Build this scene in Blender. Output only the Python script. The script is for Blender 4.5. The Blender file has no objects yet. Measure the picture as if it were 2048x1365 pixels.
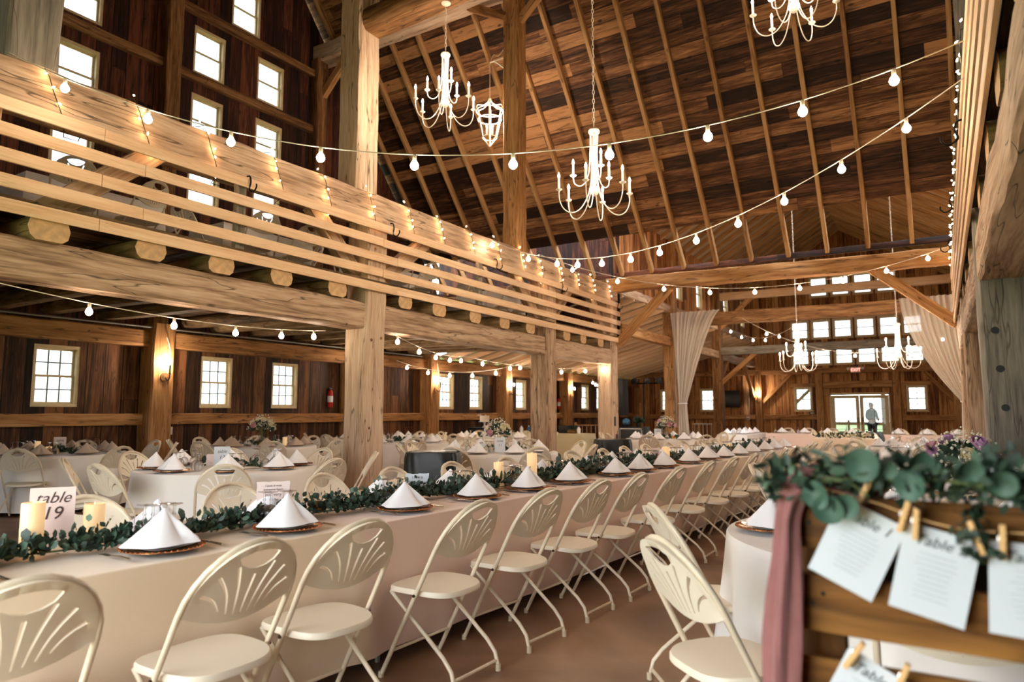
import bpy, bmesh, math, random
from mathutils import Vector, Matrix, Euler, noise, geometry
R = math.radians
random.seed(7)
SC = bpy.context.scene
COL = SC.collection

# ------------------------------------------------------------------ camera, world, light, exposure
cd = bpy.data.cameras.new('camera'); cam = bpy.data.objects.new('camera', cd); COL.objects.link(cam)
cd.sensor_width = 36.0; cd.lens = 24.0; cd.clip_end = 200; cd.clip_start = 0.05
cam.location = (0, 0, 1.33)
cam.rotation_euler = (R(90 + 5.98), 0, R(32.1))
cd.dof.use_dof = True; cd.dof.focus_distance = 5.2; cd.dof.aperture_fstop = 2.2
SC.camera = cam

w = bpy.data.worlds.new('sky'); SC.world = w; w.use_nodes = True
wn = w.node_tree.nodes; wl = w.node_tree.links
bg = wn['Background']
tc = wn.new('ShaderNodeTexCoord'); sp = wn.new('ShaderNodeSeparateXYZ'); cr = wn.new('ShaderNodeValToRGB')
wl.new(tc.outputs['Generated'], sp.inputs[0]); wl.new(sp.outputs[2], cr.inputs[0]); wl.new(cr.outputs[0], bg.inputs[0])
cr.color_ramp.elements[0].position = 0.0; cr.color_ramp.elements[0].color = (0.86, 0.93, 0.84, 1)
cr.color_ramp.elements[1].position = 0.12; cr.color_ramp.elements[1].color = (0.90, 0.95, 1.0, 1)
bg.inputs[1].default_value = 4.2

SC.view_settings.view_transform = 'Standard'; SC.view_settings.look = 'None'
SC.view_settings.gamma = 1.0; SC.view_settings.use_curve_mapping = False
SC.view_settings.exposure = 1.45
cy = SC.cycles
cy.max_bounces = 7; cy.diffuse_bounces = 4; cy.glossy_bounces = 3; cy.transmission_bounces = 6; cy.transparent_max_bounces = 12
cy.sample_clamp_indirect = 6.0; cy.caustics_reflective = False; cy.caustics_refractive = False

CHAND_W = 120.0      # the lantern's inner lamp
FLAME_E = 520.0      # candle bulbs of chandeliers and sconces
BULB_E = 55.0        # string bulb emission
WARM = (1.0, 0.82, 0.64)

# ------------------------------------------------------------------ materials
def C(r, g, b):
    f = lambda v: (v / 255 / 12.92) if v / 255 <= 0.04045 else ((v / 255 + 0.055) / 1.055) ** 2.4
    return (f(r), f(g), f(b), 1)

def newmat(name):
    m = bpy.data.materials.new(name); m.use_nodes = True
    nt = m.node_tree; b = nt.nodes['Principled BSDF']
    return m, nt, b

def simple(name, col, rough=0.5, metal=0.0, bump=0, bscale=40, vary=0.0, emit=None, es=0, sheen=0, trans=0, coat=0):
    m, nt, b = newmat(name)
    b.inputs['Base Color'].default_value = col
    b.inputs['Roughness'].default_value = rough; b.inputs['Metallic'].default_value = metal
    if coat: b.inputs['Coat Weight'].default_value = coat
    if trans: b.inputs['Transmission Weight'].default_value = trans
    if sheen: b.inputs['Sheen Weight'].default_value = sheen
    if emit: b.inputs['Emission Color'].default_value = emit; b.inputs['Emission Strength'].default_value = es
    if vary or bump:
        t = nt.nodes.new('ShaderNodeTexCoord'); n = nt.nodes.new('ShaderNodeTexNoise')
        n.inputs['Scale'].default_value = bscale; n.inputs['Detail'].default_value = 4
        nt.links.new(t.outputs['Object'], n.inputs['Vector'])
        if bump:
            bp = nt.nodes.new('ShaderNodeBump'); bp.inputs['Strength'].default_value = bump; bp.inputs['Distance'].default_value = 0.01
            nt.links.new(n.outputs[0], bp.inputs['Height']); nt.links.new(bp.outputs[0], b.inputs['Normal'])
        if vary:
            r = nt.nodes.new('ShaderNodeValToRGB')
            r.color_ramp.elements[0].position = 0.3; r.color_ramp.elements[1].position = 0.7
            r.color_ramp.elements[0].color = tuple(c * (1 - vary) for c in col[:3]) + (1,)
            r.color_ramp.elements[1].color = tuple(min(1, c * (1 + vary)) for c in col[:3]) + (1,)
            nt.links.new(n.outputs[0], r.inputs[0]); nt.links.new(r.outputs[0], b.inputs['Base Color'])
    return m

def N(nt, t, **kw):
    n = nt.nodes.new(t)
    for k, v in kw.items(): setattr(n, k, v)
    return n

def wood(name, dark, mid, light, board=0.0, vary=0.35, crack=0.8, rough=0.75, along=0.7, across=9.0, gap=0.012, bump=0.4, knots=0.6):
    """grain runs along object X; board>0 cuts the surface into boards of that width across object Y"""
    m, nt, b = newmat(name); L = nt.links.new
    t = N(nt, 'ShaderNodeTexCoord'); oi = N(nt, 'ShaderNodeObjectInfo')
    sep = N(nt, 'ShaderNodeSeparateXYZ'); L(t.outputs['Object'], sep.inputs[0])
    off = N(nt, 'ShaderNodeMath', operation='MULTIPLY'); off.inputs[1].default_value = 37.0; L(oi.outputs['Random'], off.inputs[0])
    idv = None
    if board:
        dv = N(nt, 'ShaderNodeMath', operation='DIVIDE'); dv.inputs[1].default_value = board; L(sep.outputs[1], dv.inputs[0])
        fl = N(nt, 'ShaderNodeMath', operation='FLOOR'); L(dv.outputs[0], fl.inputs[0])
        fr = N(nt, 'ShaderNodeMath', operation='FRACT'); L(dv.outputs[0], fr.inputs[0])
        # board lengths along X, staggered
        w1 = N(nt, 'ShaderNodeTexWhiteNoise', noise_dimensions='1D'); L(fl.outputs[0], w1.inputs['W'])
        ax = N(nt, 'ShaderNodeMath', operation='MULTIPLY_ADD'); ax.inputs[1].default_value = 0.27; L(sep.outputs[0], ax.inputs[0]);
        m9 = N(nt, 'ShaderNodeMath', operation='MULTIPLY'); m9.inputs[1].default_value = 9.0; L(w1.outputs['Value'], m9.inputs[0]); L(m9.outputs[0], ax.inputs[2])
        fx = N(nt, 'ShaderNodeMath', operation='FLOOR'); L(ax.outputs[0], fx.inputs[0])
        cmb = N(nt, 'ShaderNodeCombineXYZ'); L(fl.outputs[0], cmb.inputs[0]); L(fx.outputs[0], cmb.inputs[1])
        w2 = N(nt, 'ShaderNodeTexWhiteNoise', noise_dimensions='2D'); L(cmb.outputs[0], w2.inputs['Vector'])
        idv = w2.outputs['Value']
        o2 = N(nt, 'ShaderNodeMath', operation='MULTIPLY_ADD'); o2.inputs[1].default_value = 53.0; L(idv, o2.inputs[0]); L(off.outputs[0], o2.inputs[2])
        off = o2
    cx = N(nt, 'ShaderNodeCombineXYZ')
    sx = N(nt, 'ShaderNodeMath', operation='MULTIPLY_ADD'); sx.inputs[1].default_value = along; L(sep.outputs[0], sx.inputs[0]); L(off.outputs[0], sx.inputs[2])
    sy = N(nt, 'ShaderNodeMath', operation='MULTIPLY'); sy.inputs[1].default_value = across; L(sep.outputs[1], sy.inputs[0])
    sz = N(nt, 'ShaderNodeMath', operation='MULTIPLY'); sz.inputs[1].default_value = across; L(sep.outputs[2], sz.inputs[0])
    L(sx.outputs[0], cx.inputs[0]); L(sy.outputs[0], cx.inputs[1]); L(sz.outputs[0], cx.inputs[2])
    n1 = N(nt, 'ShaderNodeTexNoise'); n1.inputs['Scale'].default_value = 1.0; n1.inputs['Detail'].default_value = 5; n1.inputs['Distortion'].default_value = 0.9; L(cx.outputs[0], n1.inputs['Vector'])
    n2 = N(nt, 'ShaderNodeTexNoise'); n2.inputs['Scale'].default_value = 5.0; n2.inputs['Detail'].default_value = 3; L(cx.outputs[0], n2.inputs['Vector'])
    n3 = N(nt, 'ShaderNodeTexNoise'); n3.inputs['Scale'].default_value = 0.75; n3.inputs['Detail'].default_value = 2; n3.inputs['Distortion'].default_value = 0.3; L(cx.outputs[0], n3.inputs['Vector'])
    mx = N(nt, 'ShaderNodeMath', operation='MULTIPLY_ADD'); mx.inputs[1].default_value = 0.45; L(n2.outputs[0], mx.inputs[0])
    s1 = N(nt, 'ShaderNodeMath', operation='MULTIPLY'); s1.inputs[1].default_value = 0.7; L(n1.outputs[0], s1.inputs[0]); L(s1.outputs[0], mx.inputs[2])
    val = mx
    if idv is not None:
        a = N(nt, 'ShaderNodeMath', operation='MULTIPLY_ADD'); a.inputs[1].default_value = vary; L(idv, a.inputs[0])
        s = N(nt, 'ShaderNodeMath', operation='SUBTRACT'); s.inputs[1].default_value = vary * 0.5; L(val.outputs[0], s.inputs[0]); L(s.outputs[0], a.inputs[2]); val = a
    else:
        a = N(nt, 'ShaderNodeMath', operation='MULTIPLY_ADD'); a.inputs[1].default_value = vary * 0.4; L(oi.outputs['Random'], a.inputs[0])
        s = N(nt, 'ShaderNodeMath', operation='SUBTRACT'); s.inputs[1].default_value = vary * 0.2; L(val.outputs[0], s.inputs[0]); L(s.outputs[0], a.inputs[2]); val = a
    ramp = N(nt, 'ShaderNodeValToRGB'); e = ramp.color_ramp.elements
    e[0].position = 0.36; e[0].color = dark; e[1].position = 0.80; e[1].color = light
    x = e.new(0.56); x.color = mid
    L(val.outputs[0], ramp.inputs[0])
    # cracks: thin band of the stretched noise
    ab = N(nt, 'ShaderNodeMath', operation='SUBTRACT'); ab.inputs[1].default_value = 0.5; L(n3.outputs[0], ab.inputs[0])
    a2 = N(nt, 'ShaderNodeMath', operation='ABSOLUTE'); L(ab.outputs[0], a2.inputs[0])
    mr = N(nt, 'ShaderNodeMapRange'); mr.inputs[1].default_value = 0.0; mr.inputs[2].default_value = 0.010; mr.inputs[3].default_value = 1 - crack; mr.inputs[4].default_value = 1.0; L(a2.outputs[0], mr.inputs[0])
    # knots
    vm = N(nt, 'ShaderNodeVectorMath', operation='MULTIPLY'); vm.inputs[1].default_value = (1.6, 3.4, 3.4); L(t.outputs['Object'], vm.inputs[0])
    vo = N(nt, 'ShaderNodeTexVoronoi'); vo.inputs['Scale'].default_value = 1.0; L(vm.outputs[0], vo.inputs['Vector'])
    mk = N(nt, 'ShaderNodeMapRange'); mk.inputs[1].default_value = 0.05; mk.inputs[2].default_value = 0.11; mk.inputs[3].default_value = 1 - knots; mk.inputs[4].default_value = 1.0; L(vo.outputs['Distance'], mk.inputs[0])
    mul = N(nt, 'ShaderNodeMath', operation='MULTIPLY'); L(mr.outputs[0], mul.inputs[0]); L(mk.outputs[0], mul.inputs[1])
    hgt = mul
    if board:
        pp = N(nt, 'ShaderNodeMath', operation='PINGPONG'); pp.inputs[1].default_value = 0.5; L(fr.outputs[0], pp.inputs[0])
        mg = N(nt, 'ShaderNodeMapRange'); mg.inputs[1].default_value = gap / board * 0.35; mg.inputs[2].default_value = gap / board; mg.inputs[3].default_value = 0.06; mg.inputs[4].default_value = 1.0; L(pp.outputs[0], mg.inputs[0])
        frx = N(nt, 'ShaderNodeMath', operation='FRACT'); L(ax.outputs[0], frx.inputs[0])
        mgx = N(nt, 'ShaderNodeMapRange'); mgx.inputs[1].default_value = 0.0005; mgx.inputs[2].default_value = 0.0025; mgx.inputs[3].default_value = 0.15; mgx.inputs[4].default_value = 1.0; L(frx.outputs[0], mgx.inputs[0])
        m3 = N(nt, 'ShaderNodeMath', operation='MULTIPLY'); L(mul.outputs[0], m3.inputs[0]); L(mg.outputs[0], m3.inputs[1])
        m4 = N(nt, 'ShaderNodeMath', operation='MULTIPLY'); L(m3.outputs[0], m4.inputs[0]); L(mgx.outputs[0], m4.inputs[1]); mul = m4; hgt = m4
    mixc = N(nt, 'ShaderNodeMix', data_type='RGBA', blend_type='MULTIPLY'); mixc.inputs[0].default_value = 1.0
    L(ramp.outputs[0], mixc.inputs[6]); L(mul.outputs[0], mixc.inputs[7])
    L(mixc.outputs[2], b.inputs['Base Color'])
    b.inputs['Roughness'].default_value = rough; b.inputs['Specular IOR Level'].default_value = 0.3
    hs = N(nt, 'ShaderNodeMath', operation='MULTIPLY_ADD'); hs.inputs[1].default_value = 0.5; L(n2.outputs[0], hs.inputs[0]); L(hgt.outputs[0], hs.inputs[2])
    bp = N(nt, 'ShaderNodeBump'); bp.inputs['Strength'].default_value = bump; bp.inputs['Distance'].default_value = 0.012
    L(hs.outputs[0], bp.inputs['Height']); L(bp.outputs[0], b.inputs['Normal'])
    return m

M = {}
M['old'] = wood('weathered hewn timber', C(128, 98, 76), C(190, 158, 130), C(220, 194, 168))
M['brown'] = wood('brown barn timber', C(70, 44, 24), C(132, 92, 56), C(176, 134, 88))
M['tan'] = wood('honey brown timber', C(110, 70, 36), C(168, 118, 70), C(204, 156, 104), knots=0.4)
M['grey'] = wood('grey hewn timber', C(88, 82, 76), C(134, 125, 114), C(170, 160, 148), crack=0.5, knots=0.3)
M['rafter'] = wood('sawn rafter', C(120, 80, 44), C(172, 128, 82), C(200, 160, 112), crack=0.3, knots=0.5)
M['pine'] = wood('new pine board', C(216, 170, 128), C(236, 196, 156), C(244, 214, 180), crack=0.15, knots=0.45, across=14, bump=0.15, rough=0.6, vary=0.15)
M['log'] = wood('peeled log', C(70, 52, 34), C(134, 106, 74), C(188, 160, 120), across=5, crack=0.7, vary=0.5)
M['deck'] = wood('roof deck boards', C(40, 22, 12), C(96, 60, 36), C(178, 128, 84), board=0.27, vary=0.50, crack=0.6, gap=0.010, knots=0.8)
M['redwall'] = wood('dark red brown wall boards', C(20, 10, 7), C(58, 28, 18), C(116, 66, 42), board=0.26, vary=0.30, crack=0.6, gap=0.012)
M['lowwall'] = wood('brown wall boards', C(26, 14, 8), C(70, 42, 24), C(130, 84, 50), board=0.30, vary=0.36, crack=0.6, gap=0.012)
M['endwall'] = wood('honey wall boards', C(84, 44, 20), C(164, 106, 58), C(214, 158, 100), board=0.26, vary=0.32, crack=0.5, gap=0.012, knots=0.7)
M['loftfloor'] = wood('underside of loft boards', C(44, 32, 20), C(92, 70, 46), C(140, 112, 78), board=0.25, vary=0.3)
M['pallet'] = wood('stained pallet wood', C(52, 30, 10), C(112, 70, 26), C(156, 106, 48), crack=0.4, knots=0.85, vary=0.2)
M['endgrain'] = simple('sawn log end', C(206, 168, 124), 0.8, vary=0.18, bscale=16, bump=0.3)
M['frame'] = simple('pale painted window wood', C(214, 190, 148), 0.6, vary=0.08, bscale=12)
M['muntin'] = simple('grey muntin bar', C(120, 122, 120), 0.5)
M['chair'] = simple('ivory moulded plastic', C(232, 220, 198), 0.42, bump=0.08, bscale=180)
M['tube'] = simple('ivory painted steel tube', C(218, 202, 176), 0.38, vary=0.12, bscale=9, coat=0.2)
M['rubber'] = simple('worn ivory foot cap', C(196, 178, 150), 0.7)
M['rivet'] = simple('dark rivet', C(70, 55, 45), 0.4, 0.6)
M['cloth'] = simple('white table linen', C(232, 226, 220), 0.85, bump=0.12, bscale=260, sheen=0.2)
M['cream'] = simple('cream table linen', C(224, 202, 174), 0.85, bump=0.12, bscale=260, sheen=0.2)  # darkened and warmed to carry the shadow at the camera end
M['blush'] = simple('blush table linen', C(222, 194, 178), 0.85, bump=0.12, bscale=260, sheen=0.2)
M['yellowcloth'] = simple('pale yellow table linen', C(226, 210, 168), 0.85, bump=0.12, bscale=260)
M['napkin'] = simple('white napkin', C(244, 242, 244), 0.8, bump=0.08, bscale=240, sheen=0.2)
M['tannapkin'] = simple('tan napkin', C(206, 184, 162), 0.8, bump=0.08, bscale=240, sheen=0.2)
M['copper'] = simple('copper gold charger', C(196, 132, 84), 0.25, 0.9, bump=0.2, bscale=60)
M['china'] = simple('white china', C(244, 238, 232), 0.18, coat=0.4)
M['steel'] = simple('cutlery steel', C(190, 180, 170), 0.2, 1.0)
M['gold'] = simple('gold votive glass', C(214, 150, 60), 0.25, 0.8, bump=0.6, bscale=40)
M['leaf'] = simple('dark green leaf', C(42, 62, 48), 0.5, vary=0.3, bscale=14)
M['sage'] = simple('sage eucalyptus leaf', C(78, 102, 82), 0.55, vary=0.2, bscale=10)
M['bigleaf'] = simple('silver dollar leaf', C(62, 92, 76), 0.55, vary=0.15, bscale=22)
M['stem'] = simple('green stem', C(96, 110, 64), 0.6)
M['rose'] = simple('ivory rose petal', C(240, 226, 190), 0.6)
M['pink'] = simple('pink petal', C(222, 164, 176), 0.6)
M['lilac'] = simple('lilac petal', C(196, 148, 190), 0.6)
M['babys'] = simple("white filler blossom", C(228, 226, 204), 0.7)
M['paper'] = simple('white card', C(208, 212, 218), 0.8)
M['blushpaper'] = simple('blush card', C(226, 204, 196), 0.8)
M['ink'] = simple('dark ink', C(70, 50, 48), 0.7)
M['greyink'] = simple('soft grey ink', C(158, 158, 166), 0.8)
M['midink'] = simple('grey calligraphy ink', C(62, 62, 70), 0.8)
M['black'] = simple('black plastic', C(16, 16, 17), 0.35, bump=0.2, bscale=12)
M['bag'] = simple('black bin liner', C(13, 13, 13), 0.45, bump=0.5, bscale=9)
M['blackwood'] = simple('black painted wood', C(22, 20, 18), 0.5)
M['iron'] = simple('black iron', C(20, 18, 16), 0.45, 0.7)
M['red'] = simple('extinguisher red', C(170, 20, 22), 0.3, coat=0.5)
M['whitemetal'] = simple('white enamelled metal', C(238, 226, 210), 0.4, coat=0.2)
M['wire'] = simple('white cord', C(226, 214, 200), 0.6)
M['greenwire'] = simple('dark green wire', C(30, 40, 26), 0.6)
M['conduit'] = simple('galvanised conduit', C(150, 150, 146), 0.4, 0.7)
M['box'] = simple('ivory electrical box', C(216, 210, 196), 0.5)
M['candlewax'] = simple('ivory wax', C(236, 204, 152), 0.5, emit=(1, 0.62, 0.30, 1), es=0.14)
M['sleeve'] = simple('ivory candle sleeve', C(240, 228, 208), 0.5, emit=(1, 0.7, 0.4, 1), es=0.3)  # weak emission paints bulb glow on the sleeves; wick flames use it too
M['flame'] = simple('lit bulb', (1, 0.8, 0.5, 1), 0.4, emit=(1.0, 0.82, 0.62, 1), es=FLAME_E)
M['bulb'] = simple('lit round bulb', (1, 0.8, 0.5, 1), 0.4, emit=(1.0, 0.80, 0.58, 1), es=BULB_E)
M['fairy'] = simple('lit fairy bulb', (1, 0.8, 0.5, 1), 0.4, emit=(1.0, 0.66, 0.34, 1), es=40)
M['exit'] = simple('lit exit letters', C(230, 60, 50), 0.4, emit=(1, 0.25, 0.2, 1), es=1.6)
M['mauve'] = simple('dusty rose gauze', C(140, 88, 86), 0.9, vary=0.1, bscale=30, sheen=0.3)
M['pin'] = simple('clothespin wood', C(226, 178, 118), 0.6)
M['jacket'] = simple('slate wool', C(74, 80, 84), 0.95, bump=0.4, bscale=60)
M['skin'] = simple('skin', C(196, 146, 118), 0.6)
M['hair'] = simple('brown hair', C(92, 66, 44), 0.7)
M['shirt'] = simple('dark shirt', C(24, 26, 26), 0.8)
M['trousers'] = simple('dark trousers', C(34, 36, 42), 0.8)
M['cake'] = simple('white icing', C(240, 226, 204), 0.5)
M['roofmetal'] = simple('pale roofing sheet', C(176, 160, 134), 0.5)
M['fence'] = simple('weathered porch wood', C(168, 150, 120), 0.8)
M['speaker'] = simple('speaker black', C(14, 14, 15), 0.6)
M['chalk'] = simple('chalkboard', C(36, 32, 28), 0.8)
M['blueglass'] = simple('blue glass', C(60, 100, 130), 0.15, 0.3)

def glassmat(name, rough, col=(1, 1, 1, 1), ior=1.45):
    m, nt, b = newmat(name); nt.nodes.remove(b)
    g = N(nt, 'ShaderNodeBsdfGlass'); g.inputs['Roughness'].default_value = rough; g.inputs['IOR'].default_value = ior; g.inputs['Color'].default_value = col
    tr = N(nt, 'ShaderNodeBsdfTransparent'); mx = N(nt, 'ShaderNodeMixShader'); mx.inputs[0].default_value = 0.55
    nt.links.new(tr.outputs[0], mx.inputs[1]); nt.links.new(g.outputs[0], mx.inputs[2])
    nt.links.new(mx.outputs[0], nt.nodes['Material Output'].inputs[0]); return m
M['glass'] = glassmat('clear goblet glass', 0.0)
m, nt, b = newmat('window pane'); nt.nodes.remove(b)
tr = N(nt, 'ShaderNodeBsdfTransparent'); tr.inputs[0].default_value = (.52, .54, .55, 1); gl = N(nt, 'ShaderNodeBsdfGlossy'); gl.inputs['Roughness'].default_value = 0.02; mx = N(nt, 'ShaderNodeMixShader'); mx.inputs[0].default_value = 0.02  # grey tint added to dim the sky behind the muntin bars
nt.links.new(tr.outputs[0], mx.inputs[1]); nt.links.new(gl.outputs[0], mx.inputs[2]); nt.links.new(mx.outputs[0], nt.nodes['Material Output'].inputs[0])
M['pane'] = m
m, nt, b = newmat('sheer white voile'); 
b.inputs['Base Color'].default_value = C(240, 232, 220); b.inputs['Roughness'].default_value = 0.9
tl = N(nt, 'ShaderNodeBsdfTranslucent'); tl.inputs[0].default_value = C(240, 228, 210)
tr = N(nt, 'ShaderNodeBsdfTransparent'); a1 = N(nt, 'ShaderNodeMixShader'); a1.inputs[0].default_value = 0.45; a2 = N(nt, 'ShaderNodeMixShader'); a2.inputs[0].default_value = 0.14
nt.links.new(b.outputs[0], a1.inputs[1]); nt.links.new(tl.outputs[0], a1.inputs[2]); nt.links.new(a1.outputs[0], a2.inputs[1]); nt.links.new(tr.outputs[0], a2.inputs[2])
nt.links.new(a2.outputs[0], nt.nodes['Material Output'].inputs[0]); M['voile'] = m
# concrete floor
m, nt, b = newmat('stained concrete floor'); L = nt.links.new
t = N(nt, 'ShaderNodeTexCoord'); n1 = N(nt, 'ShaderNodeTexNoise'); n1.inputs['Scale'].default_value = 0.9; n1.inputs['Detail'].default_value = 7; n1.inputs['Distortion'].default_value = 0.8
L(t.outputs['Object'], n1.inputs['Vector']); r = N(nt, 'ShaderNodeValToRGB'); L(n1.outputs[0], r.inputs[0])
r.color_ramp.elements[0].position = 0.32; r.color_ramp.elements[0].color = C(104, 76, 58); r.color_ramp.elements[1].position = 0.70; r.color_ramp.elements[1].color = C(170, 132, 102)
L(r.outputs[0], b.inputs['Base Color']); b.inputs['Roughness'].default_value = 0.42
n2 = N(nt, 'ShaderNodeTexNoise'); n2.inputs['Scale'].default_value = 60; L(t.outputs['Object'], n2.inputs['Vector'])
bp = N(nt, 'ShaderNodeBump'); bp.inputs['Strength'].default_value = 0.08; L(n2.outputs[0], bp.inputs['Height']); L(bp.outputs[0], b.inputs['Normal'])
M['floor'] = m
M['grass'] = simple('mown grass', C(132, 152, 92), 0.9, vary=0.2, bscale=2)

# ------------------------------------------------------------------ helpers
def obj(name, bm, mat, parent=None, smooth=True, mw=None):
    me = bpy.data.meshes.new(name)
    if isinstance(bm, bmesh.types.BMesh):
        bm.to_mesh(me); bm.free()
    else: me = bm
    if mat is not None and not me.materials: me.materials.append(M[mat])
    if smooth:
        for p in me.polygons: p.use_smooth = True
        try: me.set_sharp_from_angle(angle=R(38))
        except Exception: pass
    o = bpy.data.objects.new(name, me); COL.objects.link(o)
    if parent is not None: o.parent = parent
    if mw is not None: o.matrix_world = mw
    return o

def tag(o, label=None, cat=None, group=None, kind=None):
    if label: o['label'] = label
    if cat: o['category'] = cat
    if group: o['group'] = group
    if kind: o['kind'] = kind
    return o

def thing(name, label, cat, loc=(0, 0, 0), rz=0, group=None):
    o = bpy.data.objects.new(name, None); COL.objects.link(o); o.empty_display_size = 0.1
    o.location = loc; o.rotation_euler = (0, 0, rz)
    return tag(o, label, cat, group)

def kids(o): return list(CH.get(o.name, [])) if False else list(o.children)

def dup(root, loc, rz, label=None, group=None, rot=None):
    def cp(o, par):
        c = o.copy(); COL.objects.link(c)
        if par is not None:
            c.parent = par; c.matrix_parent_inverse = o.matrix_parent_inverse
        for ch in TREE.get(o.as_pointer(), ()): cp(ch, c)
        return c
    r = cp(root, None)
    r.location = loc; r.rotation_euler = rot if rot else (0, 0, rz)
    if label: r['label'] = label
    if group: r['group'] = group
    return r
TREE = {}
def remember(root):
    ch = list(root.children); TREE[root.as_pointer()] = ch
    for c in ch: remember(c)
USED = set()
def place(proto, loc, rz, label, group=None, rot=None):
    """the first call moves the prototype itself, the following ones copy it"""
    if proto.as_pointer() not in USED:
        USED.add(proto.as_pointer())
        if proto.as_pointer() not in TREE: remember(proto)
        proto.location = loc; proto.rotation_euler = rot if rot else (0, 0, rz); proto['label'] = label
        if group: proto['group'] = group
        return proto
    return dup(proto, loc, rz, label, group, rot)

def box(bm, x0, x1, y0, y1, z0, z1, bev=0):
    r = bmesh.ops.create_cube(bm, size=1, matrix=Matrix.Translation(((x0 + x1) / 2, (y0 + y1) / 2, (z0 + z1) / 2)) @ Matrix.Diagonal((abs(x1 - x0), abs(y1 - y0), abs(z1 - z0), 1)))
    if bev:
        es = list({e for v in r['verts'] for e in v.link_edges})
        bmesh.ops.bevel(bm, geom=es, offset=bev, segments=2, affect='EDGES', profile=0.5)
    return bm
def B(*a, bev=0):
    bm = bmesh.new(); box(bm, *a, bev=bev); return bm

def tube(bm, pts, r, n=8, closed=False, cap=True):
    pts = [Vector(p) for p in pts]; k = len(pts)
    rr = r if isinstance(r, (list, tuple)) else [r] * k
    rings = []; up = None
    for i, p in enumerate(pts):
        if closed: d = pts[(i + 1) % k] - pts[i - 1]
        else: d = pts[min(i + 1, k - 1)] - pts[max(i - 1, 0)]
        if d.length < 1e-9: d = Vector((0, 0, 1))
        d.normalize()
        if up is None: up = d.orthogonal().normalized()
        up = (up - d * up.dot(d))
        if up.length < 1e-6: up = d.orthogonal()
        up.normalize(); s = d.cross(up)
        rings.append([bm.verts.new(p + (up * math.cos(2 * math.pi * j / n) + s * math.sin(2 * math.pi * j / n)) * rr[i]) for j in range(n)])
    m = k if closed else k - 1
    for i in range(m):
        a, b2 = rings[i], rings[(i + 1) % k]
        for j in range(n):
            bm.faces.new((a[j], a[(j + 1) % n], b2[(j + 1) % n], b2[j]))
    if cap and not closed:
        bm.faces.new(rings[0][::-1]); bm.faces.new(rings[-1])
    return bm
def T(pts, r, n=8, closed=False):
    bm = bmesh.new(); tube(bm, pts, r, n, closed); return bm

def lathe(bm, prof, n=20, z0=0, x0=0, y0=0):
    rings = []
    for (r, z) in prof:
        if r < 1e-5: rings.append([bm.verts.new((x0, y0, z0 + z))])
        else: rings.append([bm.verts.new((x0 + r * math.cos(2 * math.pi * j / n), y0 + r * math.sin(2 * math.pi * j / n), z0 + z)) for j in range(n)])
    for a, b2 in zip(rings, rings[1:]):
        for j in range(n):
            if len(a) == 1 and len(b2) == 1: continue
            if len(a) == 1: bm.faces.new((a[0], b2[(j + 1) % n], b2[j]))
            elif len(b2) == 1: bm.faces.new((a[j], a[(j + 1) % n], b2[0]))
            else: bm.faces.new((a[j], a[(j + 1) % n], b2[(j + 1) % n], b2[j]))
    return bm
def LA(prof, n=20, **k):
    bm = bmesh.new(); lathe(bm, prof, n, **k); bmesh.ops.recalc_face_normals(bm, faces=bm.faces); return bm

def catmull(P, k=6):
    P = [Vector(p) for p in P]; out = []
    for i in range(len(P) - 1):
        p0 = P[max(i - 1, 0)]; p1 = P[i]; p2 = P[i + 1]; p3 = P[min(i + 2, len(P) - 1)]
        for j in range(k):
            t = j / k
            out.append(0.5 * ((2 * p1) + (p2 - p0) * t + (2 * p0 - 5 * p1 + 4 * p2 - p3) * t * t + (3 * p1 - p0 - 3 * p2 + p3) * t ** 3))
    out.append(P[-1]); return out

def struct(o, label=None): return tag(o, label, None, None, 'structure')

def beam(name, p0, p1, w, h, mat='old', rough=0.006, label=None, parent=None, taper=1.0, seg=0.35):
    """hewn timber from p0 to p1; w across, h deep; grain along local X"""
    p0 = Vector(p0); p1 = Vector(p1); d = p1 - p0; Ln = d.length; d.normalize()
    up = Vector((0, 0, 1)) if abs(d.z) < 0.9 else Vector((0, 1, 0))
    s = up.cross(d).normalized(); u = d.cross(s).normalized()
    n = max(1, int(Ln / seg)); bm = bmesh.new(); c = min(w, h) * 0.07; rings = []
    prof = [(-.5 * w + c, -.5 * h), (.5 * w - c, -.5 * h), (.5 * w, -.5 * h + c), (.5 * w, .5 * h - c), (.5 * w - c, .5 * h), (-.5 * w + c, .5 * h), (-.5 * w, .5 * h - c), (-.5 * w, -.5 * h + c)]
    for i in range(n + 1):
        k = 1 + (taper - 1) * i / n
        jx, jz = random.uniform(-rough, rough), random.uniform(-rough, rough)
        rings.append([bm.verts.new((Ln * i / n, a * k + jx + random.uniform(-rough, rough) * .6, b_ * k + jz + random.uniform(-rough, rough) * .6)) for a, b_ in prof])
    for a, b_ in zip(rings, rings[1:]):
        for j in range(8): bm.faces.new((a[j], a[(j + 1) % 8], b_[(j + 1) % 8], b_[j]))
    bm.faces.new(rings[0][::-1]); bm.faces.new(rings[-1])
    m4 = Matrix(((d.x, s.x, u.x, p0.x), (d.y, s.y, u.y, p0.y), (d.z, s.z, u.z, p0.z), (0, 0, 0, 1)))
    o = obj(name, bm, mat, parent, mw=m4 if parent is None else None)
    if parent is not None: o.matrix_local = m4
    if parent is None: struct(o, label)
    return o

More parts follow.
